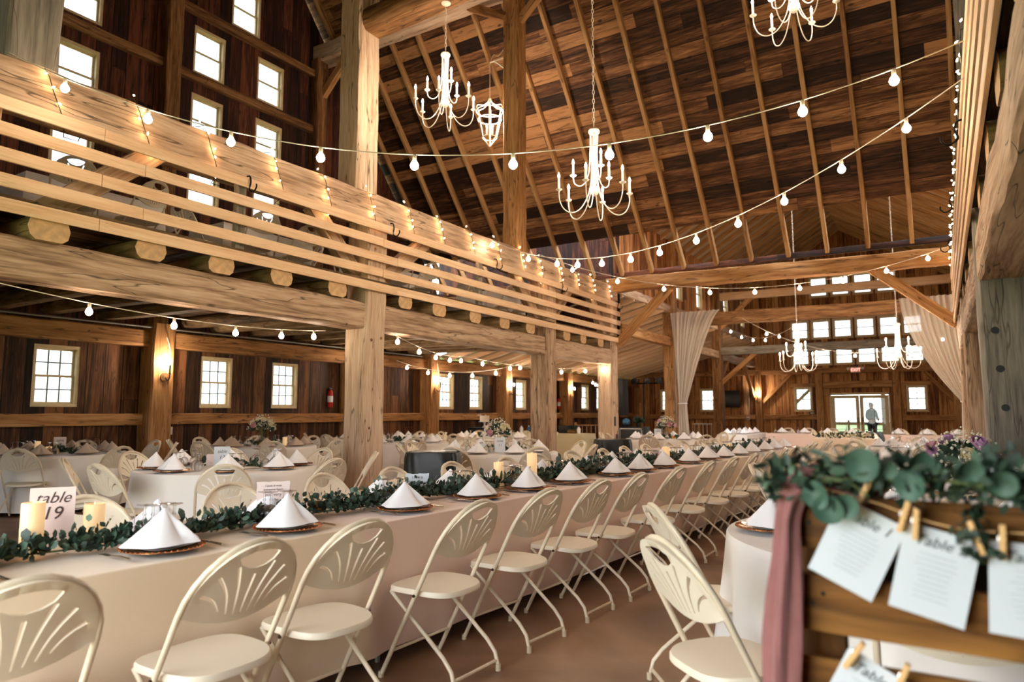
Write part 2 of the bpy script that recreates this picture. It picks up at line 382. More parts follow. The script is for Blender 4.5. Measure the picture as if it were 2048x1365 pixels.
def log(name, p0, p1, r, mat='log', flat=0.72, label=None):
    p0 = Vector(p0); p1 = Vector(p1); d = p1 - p0; Ln = d.length; d.normalize()
    s = Vector((0, 0, 1)).cross(d).normalized(); u = d.cross(s)
    n = int(Ln / .3); bm = bmesh.new(); rings = []; ph = random.uniform(0, 50)
    for i in range(n + 1):
        ring = []
        for j in range(14):
            a = 2 * math.pi * j / 14; rr = r * 1.1 * (1 - .12 * i / n) * (1 + .10 * noise.noise(Vector((i * .5 + ph, math.cos(a) * 1.3, math.sin(a) * 1.3))))
            y = math.cos(a) * rr; z = max(-r * flat, min(r * flat, math.sin(a) * rr))
            ring.append(bm.verts.new((Ln * i / n, y + .03 * math.sin(i * .4 + ph), z)))
        rings.append(ring)
    for a, b_ in zip(rings, rings[1:]):
        for j in range(14): bm.faces.new((a[j], a[(j + 1) % 14], b_[(j + 1) % 14], b_[j]))
    bm.faces.new(rings[0][::-1]); bm.faces.new(rings[-1])
    bm.faces.ensure_lookup_table(); bm.faces[-2].material_index = 1; bm.faces[-1].material_index = 1
    m4 = Matrix(((d.x, s.x, u.x, p0.x), (d.y, s.y, u.y, p0.y), (d.z, s.z, u.z, p0.z), (0, 0, 0, 1)))
    o = obj(name, bm, mat, mw=m4); o.data.materials.append(M['endgrain']); return struct(o, label)

def sheet(name, O, ux, uy, lx, ly, holes, th, mat, poly=None, label=None):
    """board surface: local X (grain) from O along ux for lx, local Y along uy for ly; holes as (x0,x1,y0,y1); poly(x,y) keeps cells"""
    O = Vector(O); ux = Vector(ux).normalized(); uy = Vector(uy).normalized(); nz = ux.cross(uy)
    xs = sorted({0, lx} | {v for h in holes for v in h[:2] if 0 < v < lx}); ys = sorted({0, ly} | {v for h in holes for v in h[2:] if 0 < v < ly})
    bm = bmesh.new(); V = {}
    def vt(i, j, k):
        if (i, j, k) not in V: V[i, j, k] = bm.verts.new((xs[i], ys[j], -th * k))
        return V[i, j, k]
    keep = {}
    for i in range(len(xs) - 1):
        for j in range(len(ys) - 1):
            cx, cy_ = (xs[i] + xs[i + 1]) / 2, (ys[j] + ys[j + 1]) / 2
            keep[i, j] = not any(h[0] < cx < h[1] and h[2] < cy_ < h[3] for h in holes)
    for (i, j), k in keep.items():
        if not k: continue
        bm.faces.new((vt(i, j, 0), vt(i + 1, j, 0), vt(i + 1, j + 1, 0), vt(i, j + 1, 0)))
        bm.faces.new((vt(i, j, 1), vt(i, j + 1, 1), vt(i + 1, j + 1, 1), vt(i + 1, j, 1)))
        for di, dj, a, b_ in ((-1, 0, (i, j + 1), (i, j)), (1, 0, (i + 1, j), (i + 1, j + 1)), (0, -1, (i, j), (i + 1, j)), (0, 1, (i + 1, j + 1), (i, j + 1))):
            if not keep.get((i + di, j + dj)):
                bm.faces.new((vt(*a, 0), vt(*a, 1), vt(*b_, 1), vt(*b_, 0)))
    m4 = Matrix(((ux.x, uy.x, nz.x, O.x), (ux.y, uy.y, nz.y, O.y), (ux.z, uy.z, nz.z, O.z), (0, 0, 0, 1)))
    return struct(obj(name, bm, mat, smooth=False, mw=m4), label)

def pip(x, y, P):
    c = False; j = len(P) - 1
    for i in range(len(P)):
        if (P[i][1] > y) != (P[j][1] > y) and x < (P[j][0] - P[i][0]) * (y - P[i][1]) / (P[j][1] - P[i][1]) + P[i][0]: c = not c
        j = i
    return c

def plate2d(outer, holes, th, fmap, step=0.03):
    """flat plate with holes, mapped to 3-D by fmap(x,y,side) with side 0/1"""
    vs = []; es = []
    for P in [outer] + holes:
        b0 = len(vs); vs += [Vector(p) for p in P]; es += [(b0 + i, b0 + (i + 1) % len(P)) for i in range(len(P))]
    x0, x1 = min(p[0] for p in outer), max(p[0] for p in outer); y0, y1 = min(p[1] for p in outer), max(p[1] for p in outer)
    x = x0 + step / 2
    while x < x1:
        y = y0 + step / 2
        while y < y1:
            if pip(x, y, outer) and not any(pip(x, y, h) for h in holes): vs.append(Vector((x, y)))
            y += step
        x += step
    ov, oe, of, *_ = geometry.delaunay_2d_cdt(vs, es, [], 0, 1e-5)
    bm = bmesh.new(); A = [bm.verts.new(fmap(v.x, v.y, 0)) for v in ov]; Bv = [bm.verts.new(fmap(v.x, v.y, 1)) for v in ov]
    cnt = {}
    for f in of:
        cx = sum(ov[i].x for i in f) / len(f); cy_ = sum(ov[i].y for i in f) / len(f)
        if not pip(cx, cy_, outer) or any(pip(cx, cy_, h) for h in holes): continue
        bm.faces.new([A[i] for i in f]); bm.faces.new([Bv[i] for i in f][::-1])
        for i in range(len(f)):
            e = (f[i], f[(i + 1) % len(f)]); cnt[e] = 1
    for (a, b_) in cnt:
        if (b_, a) not in cnt: bm.faces.new((A[b_], A[a], Bv[a], Bv[b_]))
    bmesh.ops.delete(bm, geom=[v for v in bm.verts if not v.link_faces], context='VERTS')
    bmesh.ops.recalc_face_normals(bm, faces=bm.faces)
    return bm

def text(name, s, size, loc, rot, mat='ink', parent=None, shear=0.25, ext=0.0006, sx=1.0, align='CENTER'):
    c = bpy.data.curves.new(name, 'FONT'); c.body = s; c.size = size; c.shear = shear; c.extrude = ext; c.align_x = align; c.align_y = 'CENTER'; c.resolution_u = 3
    c.materials.append(M[mat]); tmp = bpy.data.objects.new('tmp_text', c)
    me = bpy.data.meshes.new_from_object(tmp); bpy.data.objects.remove(tmp); bpy.data.curves.remove(c)
    me.name = name; o = bpy.data.objects.new(name, me); COL.objects.link(o)
    if parent is not None: o.parent = parent
    o.location = loc; o.rotation_euler = rot; o.scale = (sx, 1, 1)
    return o
ORD = 'first second third fourth fifth sixth seventh eighth ninth tenth eleventh twelfth thirteenth fourteenth fifteenth sixteenth seventeenth eighteenth nineteenth twentieth'.split()
# ------------------------------------------------------------------ setting
S50 = 1.217; CS = math.cos(math.atan(S50)); SN = math.sin(math.atan(S50))
XW = -12.2; XF = -6.6; XR = 0.32; YN = 15.3; ZP = 4.62; YRID = 7.0; ZR = ZP + (YN - YRID) * S50; XE = 5.5; YS = 2 * YRID - YN; YEND = 29.8
struct(sheet('floor', (-16, -3, 0), (0, 1, 0), (1, 0, 0), 36, 24, [], .1, 'floor') if False else obj('floor', B(-12.6, 6, -1.4, 30.2, -.12, 0), 'floor', smooth=False))
struct(obj('ground', B(-60, 60, -40, 90, -.3, -.13), 'grass', smooth=False))

def clip(o, pts):
    """keep what lies on the inner side of planes given as (point, normal) in world space"""
    bm = bmesh.new(); bm.from_mesh(o.data); mi = o.matrix_world.inverted()
    for co, no in pts:
        bmesh.ops.bisect_plane(bm, geom=bm.verts[:] + bm.edges[:] + bm.faces[:], plane_co=mi @ Vector(co), plane_no=mi.to_3x3() @ Vector(no), clear_outer=True)
    bm.to_mesh(o.data); bm.free(); return o

# windows: (a = centre along the wall, z0, z1, width)
WLOW = [(5.45, 1.42, 2.42), (8.35, 1.42, 2.42), (10.02, 1.42, 2.40), (15.80, 1.42, 2.44), (17.28, 1.42, 2.44), (19.95, 1.42, 2.44), (24.9, 1.42, 2.44), (26.3, 1.42, 2.44)]
WUP = [(5.45, 5.22, 6.12), (5.45, 6.62, 7.60), (5.45, 8.08, 9.06), (7.87, 5.25, 6.15), (7.87, 6.62, 7.60), (7.87, 8.02, 9.00), (9.35, 5.25, 6.15), (9.35, 6.65, 7.64), (9.35, 8.05, 9.02), (8.68, 9.42, 10.4)]
WW = 0.70
def holes_for(ws, z0, y0, ww=WW): return [(a - z0, b_ - z0, c - ww / 2 - y0, c + ww / 2 - y0) for c, a, b_ in ws]
# west wall: boards run up, so local X = up, local Y = along the wall
sheet('wall_west_lower', (XW, YS, 0), (0, 0, 1), (0, 1, 0), 2.85, YEND - YS, holes_for(WLOW, 0, YS), .06, 'lowwall', label='brown board wall with double-hung windows under the loft')
bpy.context.view_layer.update()
o = sheet('wall_west_upper', (XW, YS, 2.85), (0, 0, 1), (0, 1, 0), 12.5, YN - YS, holes_for(WUP, 2.85, YS), .06, 'redwall', label='dark red brown gable wall with small stacked windows')
bpy.context.view_layer.update()
clip(o, [((XW, YN, ZP + .15), (0, S50, 1)), ((XW, YS, ZP + .15), (0, -S50, 1))])
o = sheet('wall_east', (XE, YN, 0), (0, 0, 1), (0, -1, 0), 15, YN - YS, [], .06, 'redwall'); bpy.context.view_layer.update()
clip(o, [((XW, YN, ZP + .15), (0, S50, 1)), ((XW, YS, ZP + .15), (0, -S50, 1))])
# south wall behind the camera, its unseen opening sized and placed for the daylight
sheet('wall_south', (XE, YS, 0), (0, 0, 1), (-1, 0, 0), ZP + .1, XE - XW, [(0, 2.7, XE + .6, XE + 5.2)], .06, 'redwall')
# wing walls
EW_UP = [(-4.78 + .8 * k, 3.22, 3.98) for k in range(6)] + [(-4.78 + .8 * k, 4.28, 5.06) for k in range(6)] + [(-4.0 + .8 * k, 5.98, 6.82) for k in range(4)]
EW_LO = [(-10.42, 1.38, 2.34), (-8.62, 1.38, 2.34), (-4.75, 1.38, 2.34), (-.78, 1.38, 2.34)]
DOORX = (-3.78, -1.66)
hs = [(a, b_, 1.2 - (c + .35), 1.2 - (c - .35)) for c, a, b_ in EW_UP] + [(a, b_, 1.2 - (c + .33), 1.2 - (c - .33)) for c, a, b_ in EW_LO] + [(0, 2.1, 1.2 - DOORX[1], 1.2 - DOORX[0])]
o = sheet('wall_north', (1.2, YEND, 0), (0, 0, 1), (-1, 0, 0), 9.2, 1.2 - XW, hs, .08, 'endwall', label='honey board end wall with rows of windows above the doors'); bpy.context.view_layer.update()
clip(o, [((-3.1, YEND, 8.7), (.62, 0, 1)), ((-3.1, YEND, 8.7), (-.62, 0, 1))])
CL = [(20.3, 4.75, 5.8), (22.4, 4.75, 5.8), (25.7, 4.75, 5.8), (28.2, 4.75, 5.8)]
sheet('wall_clerestory_west', (XF - .12, YN, 4.25), (0, 0, 1), (0, 1, 0), 2.2, YEND - YN, [(a - 4.25, b_ - 4.25, c - .35 - YN, c + .35 - YN) for c, a, b_ in CL], .06, 'endwall')
sheet('wall_wing_east', (1.2, YEND, 0), (0, 0, 1), (0, -1, 0), 6.45, YEND - YN, [(4.75, 5.8, YEND - c - .35, YEND - c + .35) for c, a, b_ in CL] + [(1.4, 2.4, YEND - c - .35, YEND - c + .35) for c in (18.5, 22, 26)], .06, 'endwall')  # east windows are unseen, added to brighten the wing
sheet('wall_north_loft', (XF + .0, YN + .2, 3.16), (0, 0, 1), (-1, 0, 0), 2.75, 5.65, [], .05, 'redwall')
# roofs
DL = math.hypot(YN - .55 - YRID, (YN - .55 - YRID) * S50)
sheet('roof_deck', (XW - .3, YN - .55, ZP + .2 + .55 * S50), (1, 0, 0), (0, -CS, SN), XE - XW + .6, DL, [], .04, 'deck', label='roof boards of mixed brown shades above the rafters')
sheet('roof_deck', (XE + .3, YS, ZP + .2), (-1, 0, 0), (0, CS, SN), XE - XW + .6, math.hypot(YRID - YS, (YRID - YS) * S50), [], .04, 'deck')
for k in range(24):
    x = -.32 - .765 * k + .765 * 7
    if x < XW + .05 or x > XE - .1: continue
    beam('rafter', (x, YN + .05, ZP + .06), (x, YRID, ZR + .10), .075, .16, 'rafter', .006, seg=1.0)
    beam('rafter', (x, YS, ZP + .06), (x, YRID, ZR + .10), .075, .16, 'rafter', .004, seg=3.0)
# rafters lie above: roof of the wing, ridge along the length
for sgn, xe in ((-1, XF - .3), (1, 1.5)):
    wx = abs(-3.1 - xe); rl = math.hypot(wx, wx * .62)
    u = Vector((-sgn * wx, 0, wx * .62)).normalized()
    if sgn < 0: sheet('roof_sheeting', (xe, YN + .1, 8.7 - wx * .62), u, (0, 1, 0), rl, YEND - YN, [], .03, 'roofmetal')
    else: sheet('roof_sheeting', (xe, YEND, 8.7 - wx * .62), u, (0, -1, 0), rl, YEND - YN, [], .03, 'roofmetal')
    for k in range(24):
        y = YN + .35 + .62 * k
        a = Vector((xe, y, 8.7 - wx * .62 - .09)); b_ = Vector((-3.1, y, 8.7 - .09))
        beam('rafter', a, b_, .07, .15, 'rafter', .003, seg=3)
# lean-to roof over the wing aisle
sl = Vector((XF - XW, 0, 1.45)); 
o = sheet('roof_aisle', (XW - .2, YN + .1, 2.87), sl, (0, 1, 0), sl.length + .2, YEND - YN, [], .03, 'roofmetal')
for k in range(20):
    y = YN + .4 + .74 * k
    beam('rafter', (XW, y, 2.83), (XF, y, 4.26), .06, .14, 'pine', .003, seg=3)
# lofts
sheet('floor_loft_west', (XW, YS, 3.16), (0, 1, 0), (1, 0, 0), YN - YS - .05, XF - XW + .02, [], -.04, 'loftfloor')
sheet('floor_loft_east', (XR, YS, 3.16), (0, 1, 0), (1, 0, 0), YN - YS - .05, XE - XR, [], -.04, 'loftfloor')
def P(x, y, z0, z1, s=.38, mat='old', label=None, name='timber_post', rough=.008): return beam(name, (x, y, z0), (x, y, z1), s, s, mat, rough, label)
BX = XF - .18
posts = []
for y, lb in ((2.2, 'hewn loft post with the log rail beginning beside it'), (6.95, 'pale hewn loft post standing beside the first trash can'), (12.0, 'pale hewn loft post with square mortise, behind the table eleven bouquet'), (15.15, 'slim pale loft post ending the loft, by the gathered curtain')):
    posts.append(P(BX, y, 0, 3.99, .40 if y < 15 else .38, 'old', lb))
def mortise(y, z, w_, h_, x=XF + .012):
    o = obj('mortise', B(x - .01, x, y - w_ / 2, y + w_ / 2, z - h_ / 2, z + h_ / 2), 'blackwood', smooth=False); struct(o)  # flat dark box paints the shade of a mortise pocket, no hole cut
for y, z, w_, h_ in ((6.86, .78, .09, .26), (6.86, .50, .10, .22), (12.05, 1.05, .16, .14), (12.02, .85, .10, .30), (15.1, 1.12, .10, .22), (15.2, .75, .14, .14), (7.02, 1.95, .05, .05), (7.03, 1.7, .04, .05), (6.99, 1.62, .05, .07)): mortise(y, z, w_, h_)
for y, z in ((6.85, 1.12), (7.05, 1.12), (6.86, 2.32), (7.05, 2.36), (12.0, 2.1), (11.9, 1.2), (6.9, 3.6), (12.0, 2.3)):
    struct(obj('peg', T([(XF - .02, y, z), (XF + .025, y, z)], .022, 8), 'brown'))
for a, b_ in zip([YS, 2.39, 7.14, 12.19], [2.01, 6.76, 11.81, 14.98]):
    beam('timber_beam', (BX, a, 2.655), (BX, b_, 2.655), .34, .36, 'old', .008, 'pale hewn beam carrying the loft log joists')
beam('timber_beam', (BX, YS, 4.17), (BX, 15.4, 4.20), .37, .41, 'old', .014, 'long pale hewn top beam of the loft rail, wrapped with fairy lights')
for y in (2.82, 3.70, 4.50, 5.33, 6.17, 7.5, 8.35, 9.3, 10.2, 11.1, 12.6, 13.4, 14.3, .4, 1.4):
    log('log_joist', (XF + .045, y, 2.935), (XW, y + random.uniform(-.12, .12), 3.02), random.uniform(.135, .16))
# braces in the rail plane
for (y0, z0), (y1, z1) in (((2.75, 3.05), (3.85, 4.02)), ((7.1, 3.15), (8.2, 4.0)), ((11.85, 3.1), (10.8, 4.0)), ((12.15, 3.1), (13.1, 4.0)), ((15.0, 3.1), (14.2, 4.0)), ((6.8, 3.15), (5.9, 4.0))):
    beam('timber_brace', (BX, y0, z0), (BX, y1, z1), .13, .22, 'old', .006)
for y in (4.75, 9.5): beam('rail_post', (XF - .03, y, 3.16), (XF - .03, y, 3.98), .07, .12, 'grey', .002)
# wall beams, rails, wall posts
PY = [(2.0, .5), (7.03, .5), (11.85, .55), (14.8, .5), (18.62, .5), (22.9, .45), (27.2, .4)]
for y, s in PY: P(XW + .22, y, 0, 2.92 if y < 15 else 2.8, .42, 'tan' if y > 5 else 'brown', 'brown timber post against the window wall')
ed = [YS] + [v for y, s in PY for v in (y - .21, y + .21)] + [YEND]
for a, b_ in zip(ed[::2], ed[1::2]):
    beam('timber_beam', (XW + .16, a, 2.65), (XW + .16, b_, 2.65), .28, .30, 'tan' if a > 1 else 'brown', .006)
    beam('wall_rail', (XW + .12, a, 1.21), (XW + .12, b_, 1.21), .20, .20, 'tan', .005)
# upper gable framing
for y in (2.6, 7.0, 10.62): P(XW + .16, y, 2.9, min(9.6, ZP + (YN - y) * S50), .30, 'brown')
for z in (5.0 - .55, 6.38, 7.89, 9.25):
    beam('timber_girt', (XW + .11, 2.8, z), (XW + .11, 6.85, z), .14, .16, 'brown', .004)
    beam('timber_girt', (XW + .11, 7.15, z), (XW + .11, 10.5, z), .14, .16, 'brown', .004)
# upper posts and purlin plate
P(BX, 6.72, 4.37, 9.2, .40, 'old', 'tall pale post rising from the rail beam to the log tie')
P(BX, 2.60, 4.37, 9.2, .42, 'grey', 'grey upper post above the rail beam at the near bay')
P(BX, 10.9, 4.37, 9.5, .34, 'tan', 'tall post carrying the wire lantern bracket')
beam('timber_beam', (XW, 10.7, 9.75), (XE, 10.7, 9.75), .40, .42, 'old', .014, 'pale hewn plate under the rafters')
beam('timber_brace', (XW + .2, 10.68, 8.7), (-11.1, 10.68, 9.6), .13, .17, 'tan', .004)
beam('timber_brace', (BX - .1, 10.75, 9.1), (BX - 1.0, 10.75, 9.62), .12, .16, 'tan', .004)
beam('timber_brace', (BX + .15, 10.85, 9.0), (BX + .95, 10.8, 9.62), .12, .16, 'tan', .004)
log('log_tie', (BX + .1, 6.75, 6.86), (XR + .3, 6.75, 6.86), .20, 'brown', .85, 'brown log tie that carries the first chandelier')
# plate at the foot of the rafters
beam('timber_beam', (XF - .2, YN, 4.42), (XR + .1, YN, 4.30), .30, .32, 'tan', .012, 'long honey brown plate below the rafter feet')
beam('timber_beam', (XW, YN, 4.42), (XF - .2, YN, 4.42), .28, .30, 'brown', .01)
beam('timber_beam', (XW, YN + .12, 4.68), (XE, YN + .12, 4.68), .10, .12, 'redwall', .004, 'dark header over the plate')
beam('timber_brace', (XF + .05, YN, 3.0), (XF + 1.35, YN, 4.25), .16, .20, 'tan', .005)
beam('timber_brace', (XR + .02, YN, 3.0), (XR - 1.35, YN, 4.2), .16, .20, 'tan', .005)
# wing bents
for y, zt in ((19.35, 4.3), (24.3, 5.6)):
    P(XF - .05, y, 0, 6.3, .34, 'tan' if y < 20 else 'brown', 'brown wing post behind the gathered white curtain' if y < 20 else 'brown wing post with steep braces, beyond the gathered curtain')
    P(XR + .55, y, 0, 6.3, .32, 'tan')
beam('timber_beam', (XF, 19.2, 3.98), (XR + .5, 19.2, 3.90), .30, .34, 'brown', .01, 'dark brown tie beam that holds the white curtains')
beam('timber_beam', (XF - .1, 24.3, 3.46), (XR + .5, 24.3, 3.50), .26, .27, 'grey', .012, 'grey green tie beam in front of the end windows')
beam('timber_beam', (XF - .1, 24.3, 5.42), (XR + .5, 24.3, 5.36), .22, .26, 'pine', .006, 'pale upper tie beam across the end windows')
for y, z in ((24.3, 3.4),):
    beam('timber_brace', (XF, y, 2.3), (XF + 1.3, y, z), .14, .16, 'tan', .004)
    beam('timber_brace', (XR + .45, y, 2.3), (XR - .8, y, z), .14, .16, 'tan', .004)
beam('timber_brace', (XF, 24.3, 4.2), (XF + 1.2, 24.3, 5.35), .14, .16, 'tan', .004)
for a, b_, z in ((YN + .2, 19.2, 3.38), (19.5, 24.15, 3.36), (24.45, YEND - .1, 3.34)):
    beam('timber_beam', (XF - .05, a, z), (XF - .05, b_, z), .20, .26, 'tan' if a < 19 else 'old', .008)
    beam('timber_beam', (XF - .05, a, 4.35), (XF - .05, b_, 4.35), .18, .22, 'old', .006)
beam('timber_brace', (XF - .05, YEND - .2, 2.0), (XF - .05, YEND - 1.7, 3.25), .12, .15, 'tan', .004)
beam('timber_brace', (XF - .05, 24.4, 2.3), (XF - .05, 25.6, 3.25), .12, .15, 'tan', .004)
# end wall framing
YI = YEND - .12
beam('timber_beam', (XW, YI, 3.02), (1.1, YI, 2.96), .22, .22, 'tan', .006)
for x in (-6.45, -4.12, -1.42, .5): P(x, YI, 0, 2.9, .26, 'tan')
for a, b_ in ((XW, -6.6), (-6.3, -4.26), (-1.28, .4)): beam('wall_rail', (a, YI, 1.14), (b_, YI, 1.14), .16, .20, 'tan', .004)
beam('door_header', (-3.98, YI, 2.42), (-1.56, YI, 2.42), .2, .26, 'tan', .005)
beam('timber_brace', (-6.3, YI, 1.75), (-5.2, YI, 2.85), .10, .14, 'tan', .003)
beam('timber_brace', (.4, YI, 1.75), (-.5, YI, 2.85), .10, .14, 'tan', .003)
for xx in (-5.2, .05): beam('timber_post', (xx, YI, 3.1), (xx, YI, 7.0), .14, .14, 'tan', .002)
# east loft, mirrored
BR = XR + .18
P(BR, 7.3, 0, 4.0, .38, 'grey', 'large grey hewn post with bored peg holes, beside the table twelve bouquet')
for y in (12.0, 15.1): P(BR, y, 0, 4.0, .36, 'old', 'pale hewn post under the east loft edge')
for a, b_ in ((YS, 7.1), (7.5, 11.8), (12.2, 14.9)): beam('timber_beam', (BR, a, 2.675), (BR, b_, 2.675), .36, .39, 'old', .008)
beam('timber_beam', (BR, YS, 4.17), (BR, YN, 4.17), .36, .40, 'old', .012, 'hewn top beam of the east loft rail')
for y in (6.72, 10.9): P(BR + .12, y, 4.37, 9.5, .36, 'grey', 'grey upper post above the east rail')
for y in (1.0, 2.0, 3.0, 4.0, 5.0, 6.1, 8.4, 9.6, 10.8, 13.0, 14.0): log('log_joist', (XR - .0, y, 2.975), (XE, y, 3.0), .145)
for y, z in ((7.3, 2.03), (7.3, 1.7), (7.3, 1.37), (7.28, 1.05)):
    struct(obj('peg_hole_shade', T([(XR + .10 + (2.0 - z) * .05, 7.3 - .185, z), (XR + .10 + (2.0 - z) * .05, 7.3 - .20, z)], .03, 12), 'black'))  # black disc set on the post paints the dark inside a bored hole

# rail boards of both lofts
def railing(x, side, label):
    t = thing('loft_railing', label, 'railing', (x, YS, 2.98))
    for k, z in enumerate((3.92, 3.70, 3.48, 3.265, 3.06)):
        cuts = [YS, 3.2 + .4 * (k % 2), 7.0 + .3 * ((k + 1) % 2), 11.9 + .2 * (k % 3), YN + .05]
        for a, b_ in zip(cuts, cuts[1:]):
            beam('slat', Vector((0, a + .003 - YS, z - 2.98)), Vector((0, b_ - .003 - YS, z - 2.98 + random.uniform(-.006, .006))), .026, .115, 'pine', .002, parent=t, seg=1.0)
railing(XF + .07, 1, 'horizontal new pine rail boards along the window-wall loft')
railing(XR - .035, -1, 'horizontal pine rail boards along the east loft beside the grey post')

# ------------------------------------------------------------------ windows and doors
def win_proto(name, w_, h_, cols, rows, dh=True, mat='frame'):
    """local: X across, Z up from the sill, room towards -Y"""
    f = bmesh.new(); e = .05
    for a in ((-w_ / 2 - .02, -w_ / 2 + e, 0, h_), (w_ / 2 - e, w_ / 2 + .02, 0, h_), (-w_ / 2 - .02, w_ / 2 + .02, -.02, e), (-w_ / 2 - .02, w_ / 2 + .02, h_ - e, h_ + .02)):
        box(f, a[0], a[1], -.05, .10, a[2], a[3], bev=.004)
    root = obj(name, f, mat); root['kind'] = 'structure'
    halves = [(e, h_ / 2 + .012, .02), (h_ / 2 - .012, h_ - e, .045)] if dh else [(e, h_ - e, .03)]
    for (z0, z1, y) in halves:
        s = bmesh.new(); q = .032
        for a in ((-w_ / 2 + e, -w_ / 2 + e + q, z0, z1), (w_ / 2 - e - q, w_ / 2 - e, z0, z1), (-w_ / 2 + e, w_ / 2 - e, z0, z0 + q), (-w_ / 2 + e, w_ / 2 - e, z1 - q, z1)):
            box(s, a[0], a[1], y - .014, y + .014, a[2], a[3])
        so = obj('sash', s, mat, root, smooth=False)
        g = bmesh.new(); iw = w_ - 2 * e - 2 * q
        for i in range(1, cols): x = -iw / 2 + iw * i / cols; box(g, x - .011, x + .011, y - .006, y + .006, z0 + q, z1 - q)
        for i in range(1, rows): z = z0 + q + (z1 - z0 - 2 * q) * i / rows; box(g, -iw / 2, iw / 2, y - .006, y + .006, z - .011, z + .011)
        if cols > 1 or rows > 1: obj('muntin_bars', g, 'muntin', so, smooth=False)
        obj('pane', B(-iw / 2, iw / 2, y - .001, y + .002, z0 + q, z1 - q), 'pane', so, smooth=False)
    return root
wn_ = [0]
def put(proto, x, y, z, rz, lb=None):
    wn_[0] += 1
    o = place(proto, (x, y, z), rz, lb or 'window')
    if lb is None and 'label' in o: del o['label']
    o.name = 'window_%d' % wn_[0]; return o
pl = win_proto('window_low', WW, 1.0, 3, 2)
pu = win_proto('window_up', WW, .97, 1, 1); pu2 = win_proto('window_mid', WW, .90, 1, 1)
WR = R(90)
for c, a, b_ in WLOW:
    o = put(pl, XW, c, a, WR)
for c, a, b_ in WUP: put(pu if b_ - a > .93 else pu2, XW, c, a, WR)
pe = win_proto('window_end', .70, .77, 1, 1, True); pt = win_proto('window_top', .70, .84, 1, 1)
for c, a, b_ in EW_UP: put(pe if b_ < 5.5 else pt, c, YEND, a, 0)
pn = win_proto('window_north', .66, .96, 2, 2)
for c, a, b_ in EW_LO: put(pn, c, YEND, a, 0)
pc = win_proto('window_clerestory', .70, 1.05, 1, 1)
for c, a, b_ in CL: put(pc, XF - .12, c, a, WR); put(pc, 1.2, c, a, -WR)  # the east one of each pair is unseen, added for its light
for c in (18.5, 22, 26): put(pl, 1.2, c, 1.4, -WR)  # unseen low windows, added to let more light into the wing
# casings above the low windows
for c, a, b_ in WLOW: struct(obj('trim_casing', B(XW + .0, XW + .05, c - .45, c + .45, b_ + .01, b_ + .14, bev=.006), 'brown'))
for c, a, b_ in EW_LO[2:]: struct(obj('trim_casing', B(c - .46, c + .46, YEND - .06, YEND, b_ + .01, b_ + .16, bev=.006), 'tan'))
# french doors
def leaf(x0, x1, hx, n):
    f = bmesh.new(); st = .13; zb = .28; y0, y1 = YEND - .02, YEND + .03
    box(f, x0, x0 + st, y0, y1, .01, 2.0, bev=.004); box(f, x1 - st, x1, y0, y1, .01, 2.0, bev=.004)
    box(f, x0 + st, x1 - st, y0, y1, .01, zb, bev=.004); box(f, x0 + st, x1 - st, y0, y1, 1.88, 2.0, bev=.004)
    d = obj('door_%d' % n, f, 'frame'); d['kind'] = 'structure'
    g = bmesh.new(); xm = (x0 + x1) / 2; box(g, xm - .008, xm + .008, YEND, YEND + .015, zb, 1.88)
    for i in (1, 2, 3): z = zb + (1.88 - zb) * i / 4; box(g, x0 + st, x1 - st, YEND, YEND + .015, z - .008, z + .008)
    obj('muntin_bars', g, 'muntin', d, smooth=False); obj('pane', B(x0 + st, x1 - st, YEND + .006, YEND + .009, zb, 1.88), 'pane', d, smooth=False)
    obj('door_handle', T([(hx, YEND - .04, .88), (hx, YEND - .07, .90), (hx, YEND - .07, 1.12), (hx, YEND - .04, 1.14)], .014, 8), 'iron', d)
xm = sum(DOORX) / 2
leaf(DOORX[0] + .06, xm - .004, xm - .075, 1); leaf(xm + .004, DOORX[1] - .06, xm + .075, 2)
f = bmesh.new(); box(f, DOORX[0], DOORX[0] + .055, YEND - .05, YEND + .06, 0, 2.1); box(f, DOORX[1] - .055, DOORX[1], YEND - .05, YEND + .06, 0, 2.1); box(f, DOORX[0], DOORX[1], YEND - .05, YEND + .06, 2.01, 2.1)
struct(obj('trim_door_frame', f, 'frame', smooth=False))
# porch outside the doors
struct(obj('porch_floor', B(-6, 1.5, 30.1, 33.5, -.12, -.02), 'fence', smooth=False))
t = thing('porch_fence', 'weathered two-rail porch fence outside the glass doors', 'fence', (-2.5, 33.2, 0))
for z in (.45, .85): beam('rail', Vector((-3.4, 0, z)), Vector((3.8, 0, z)), .04, .13, 'fence', .002, parent=t, seg=2)
for x in (-3.4, -1.0, 1.4, 3.8): beam('post', Vector((x, .05, -.02)), Vector((x, .05, 1.0)), .09, .09, 'fence', .002, parent=t, seg=1)
struct(obj('porch_roof', B(-6.2, 1.8, 30.0, 33.6, 2.86, 2.92), 'fence', smooth=False))
for k in range(9): beam('rafter', (-5.8 + .9 * k, 30.0, 2.8), (-5.8 + .9 * k, 33.5, 2.8), .06, .12, 'fence', .002, seg=2)
for x in (-5.6, -2.1, 1.2): beam('timber_post', (x, 32.9, 0), (x, 32.9, 2.6), .16, .16, 'fence', .002)
beam('timber_beam', (-6, 32.9, 2.7), (1.5, 32.9, 2.7), .16, .2, 'fence', .002)
beam('timber_brace', (-5.6, 32.9, 1.7), (-4.7, 32.9, 2.6), .1, .12, 'fence', .002)
beam('timber_brace', (-5.0, 32.9, 1.3), (-3.9, 32.9, 2.6), .1, .12, 'fence', .002)
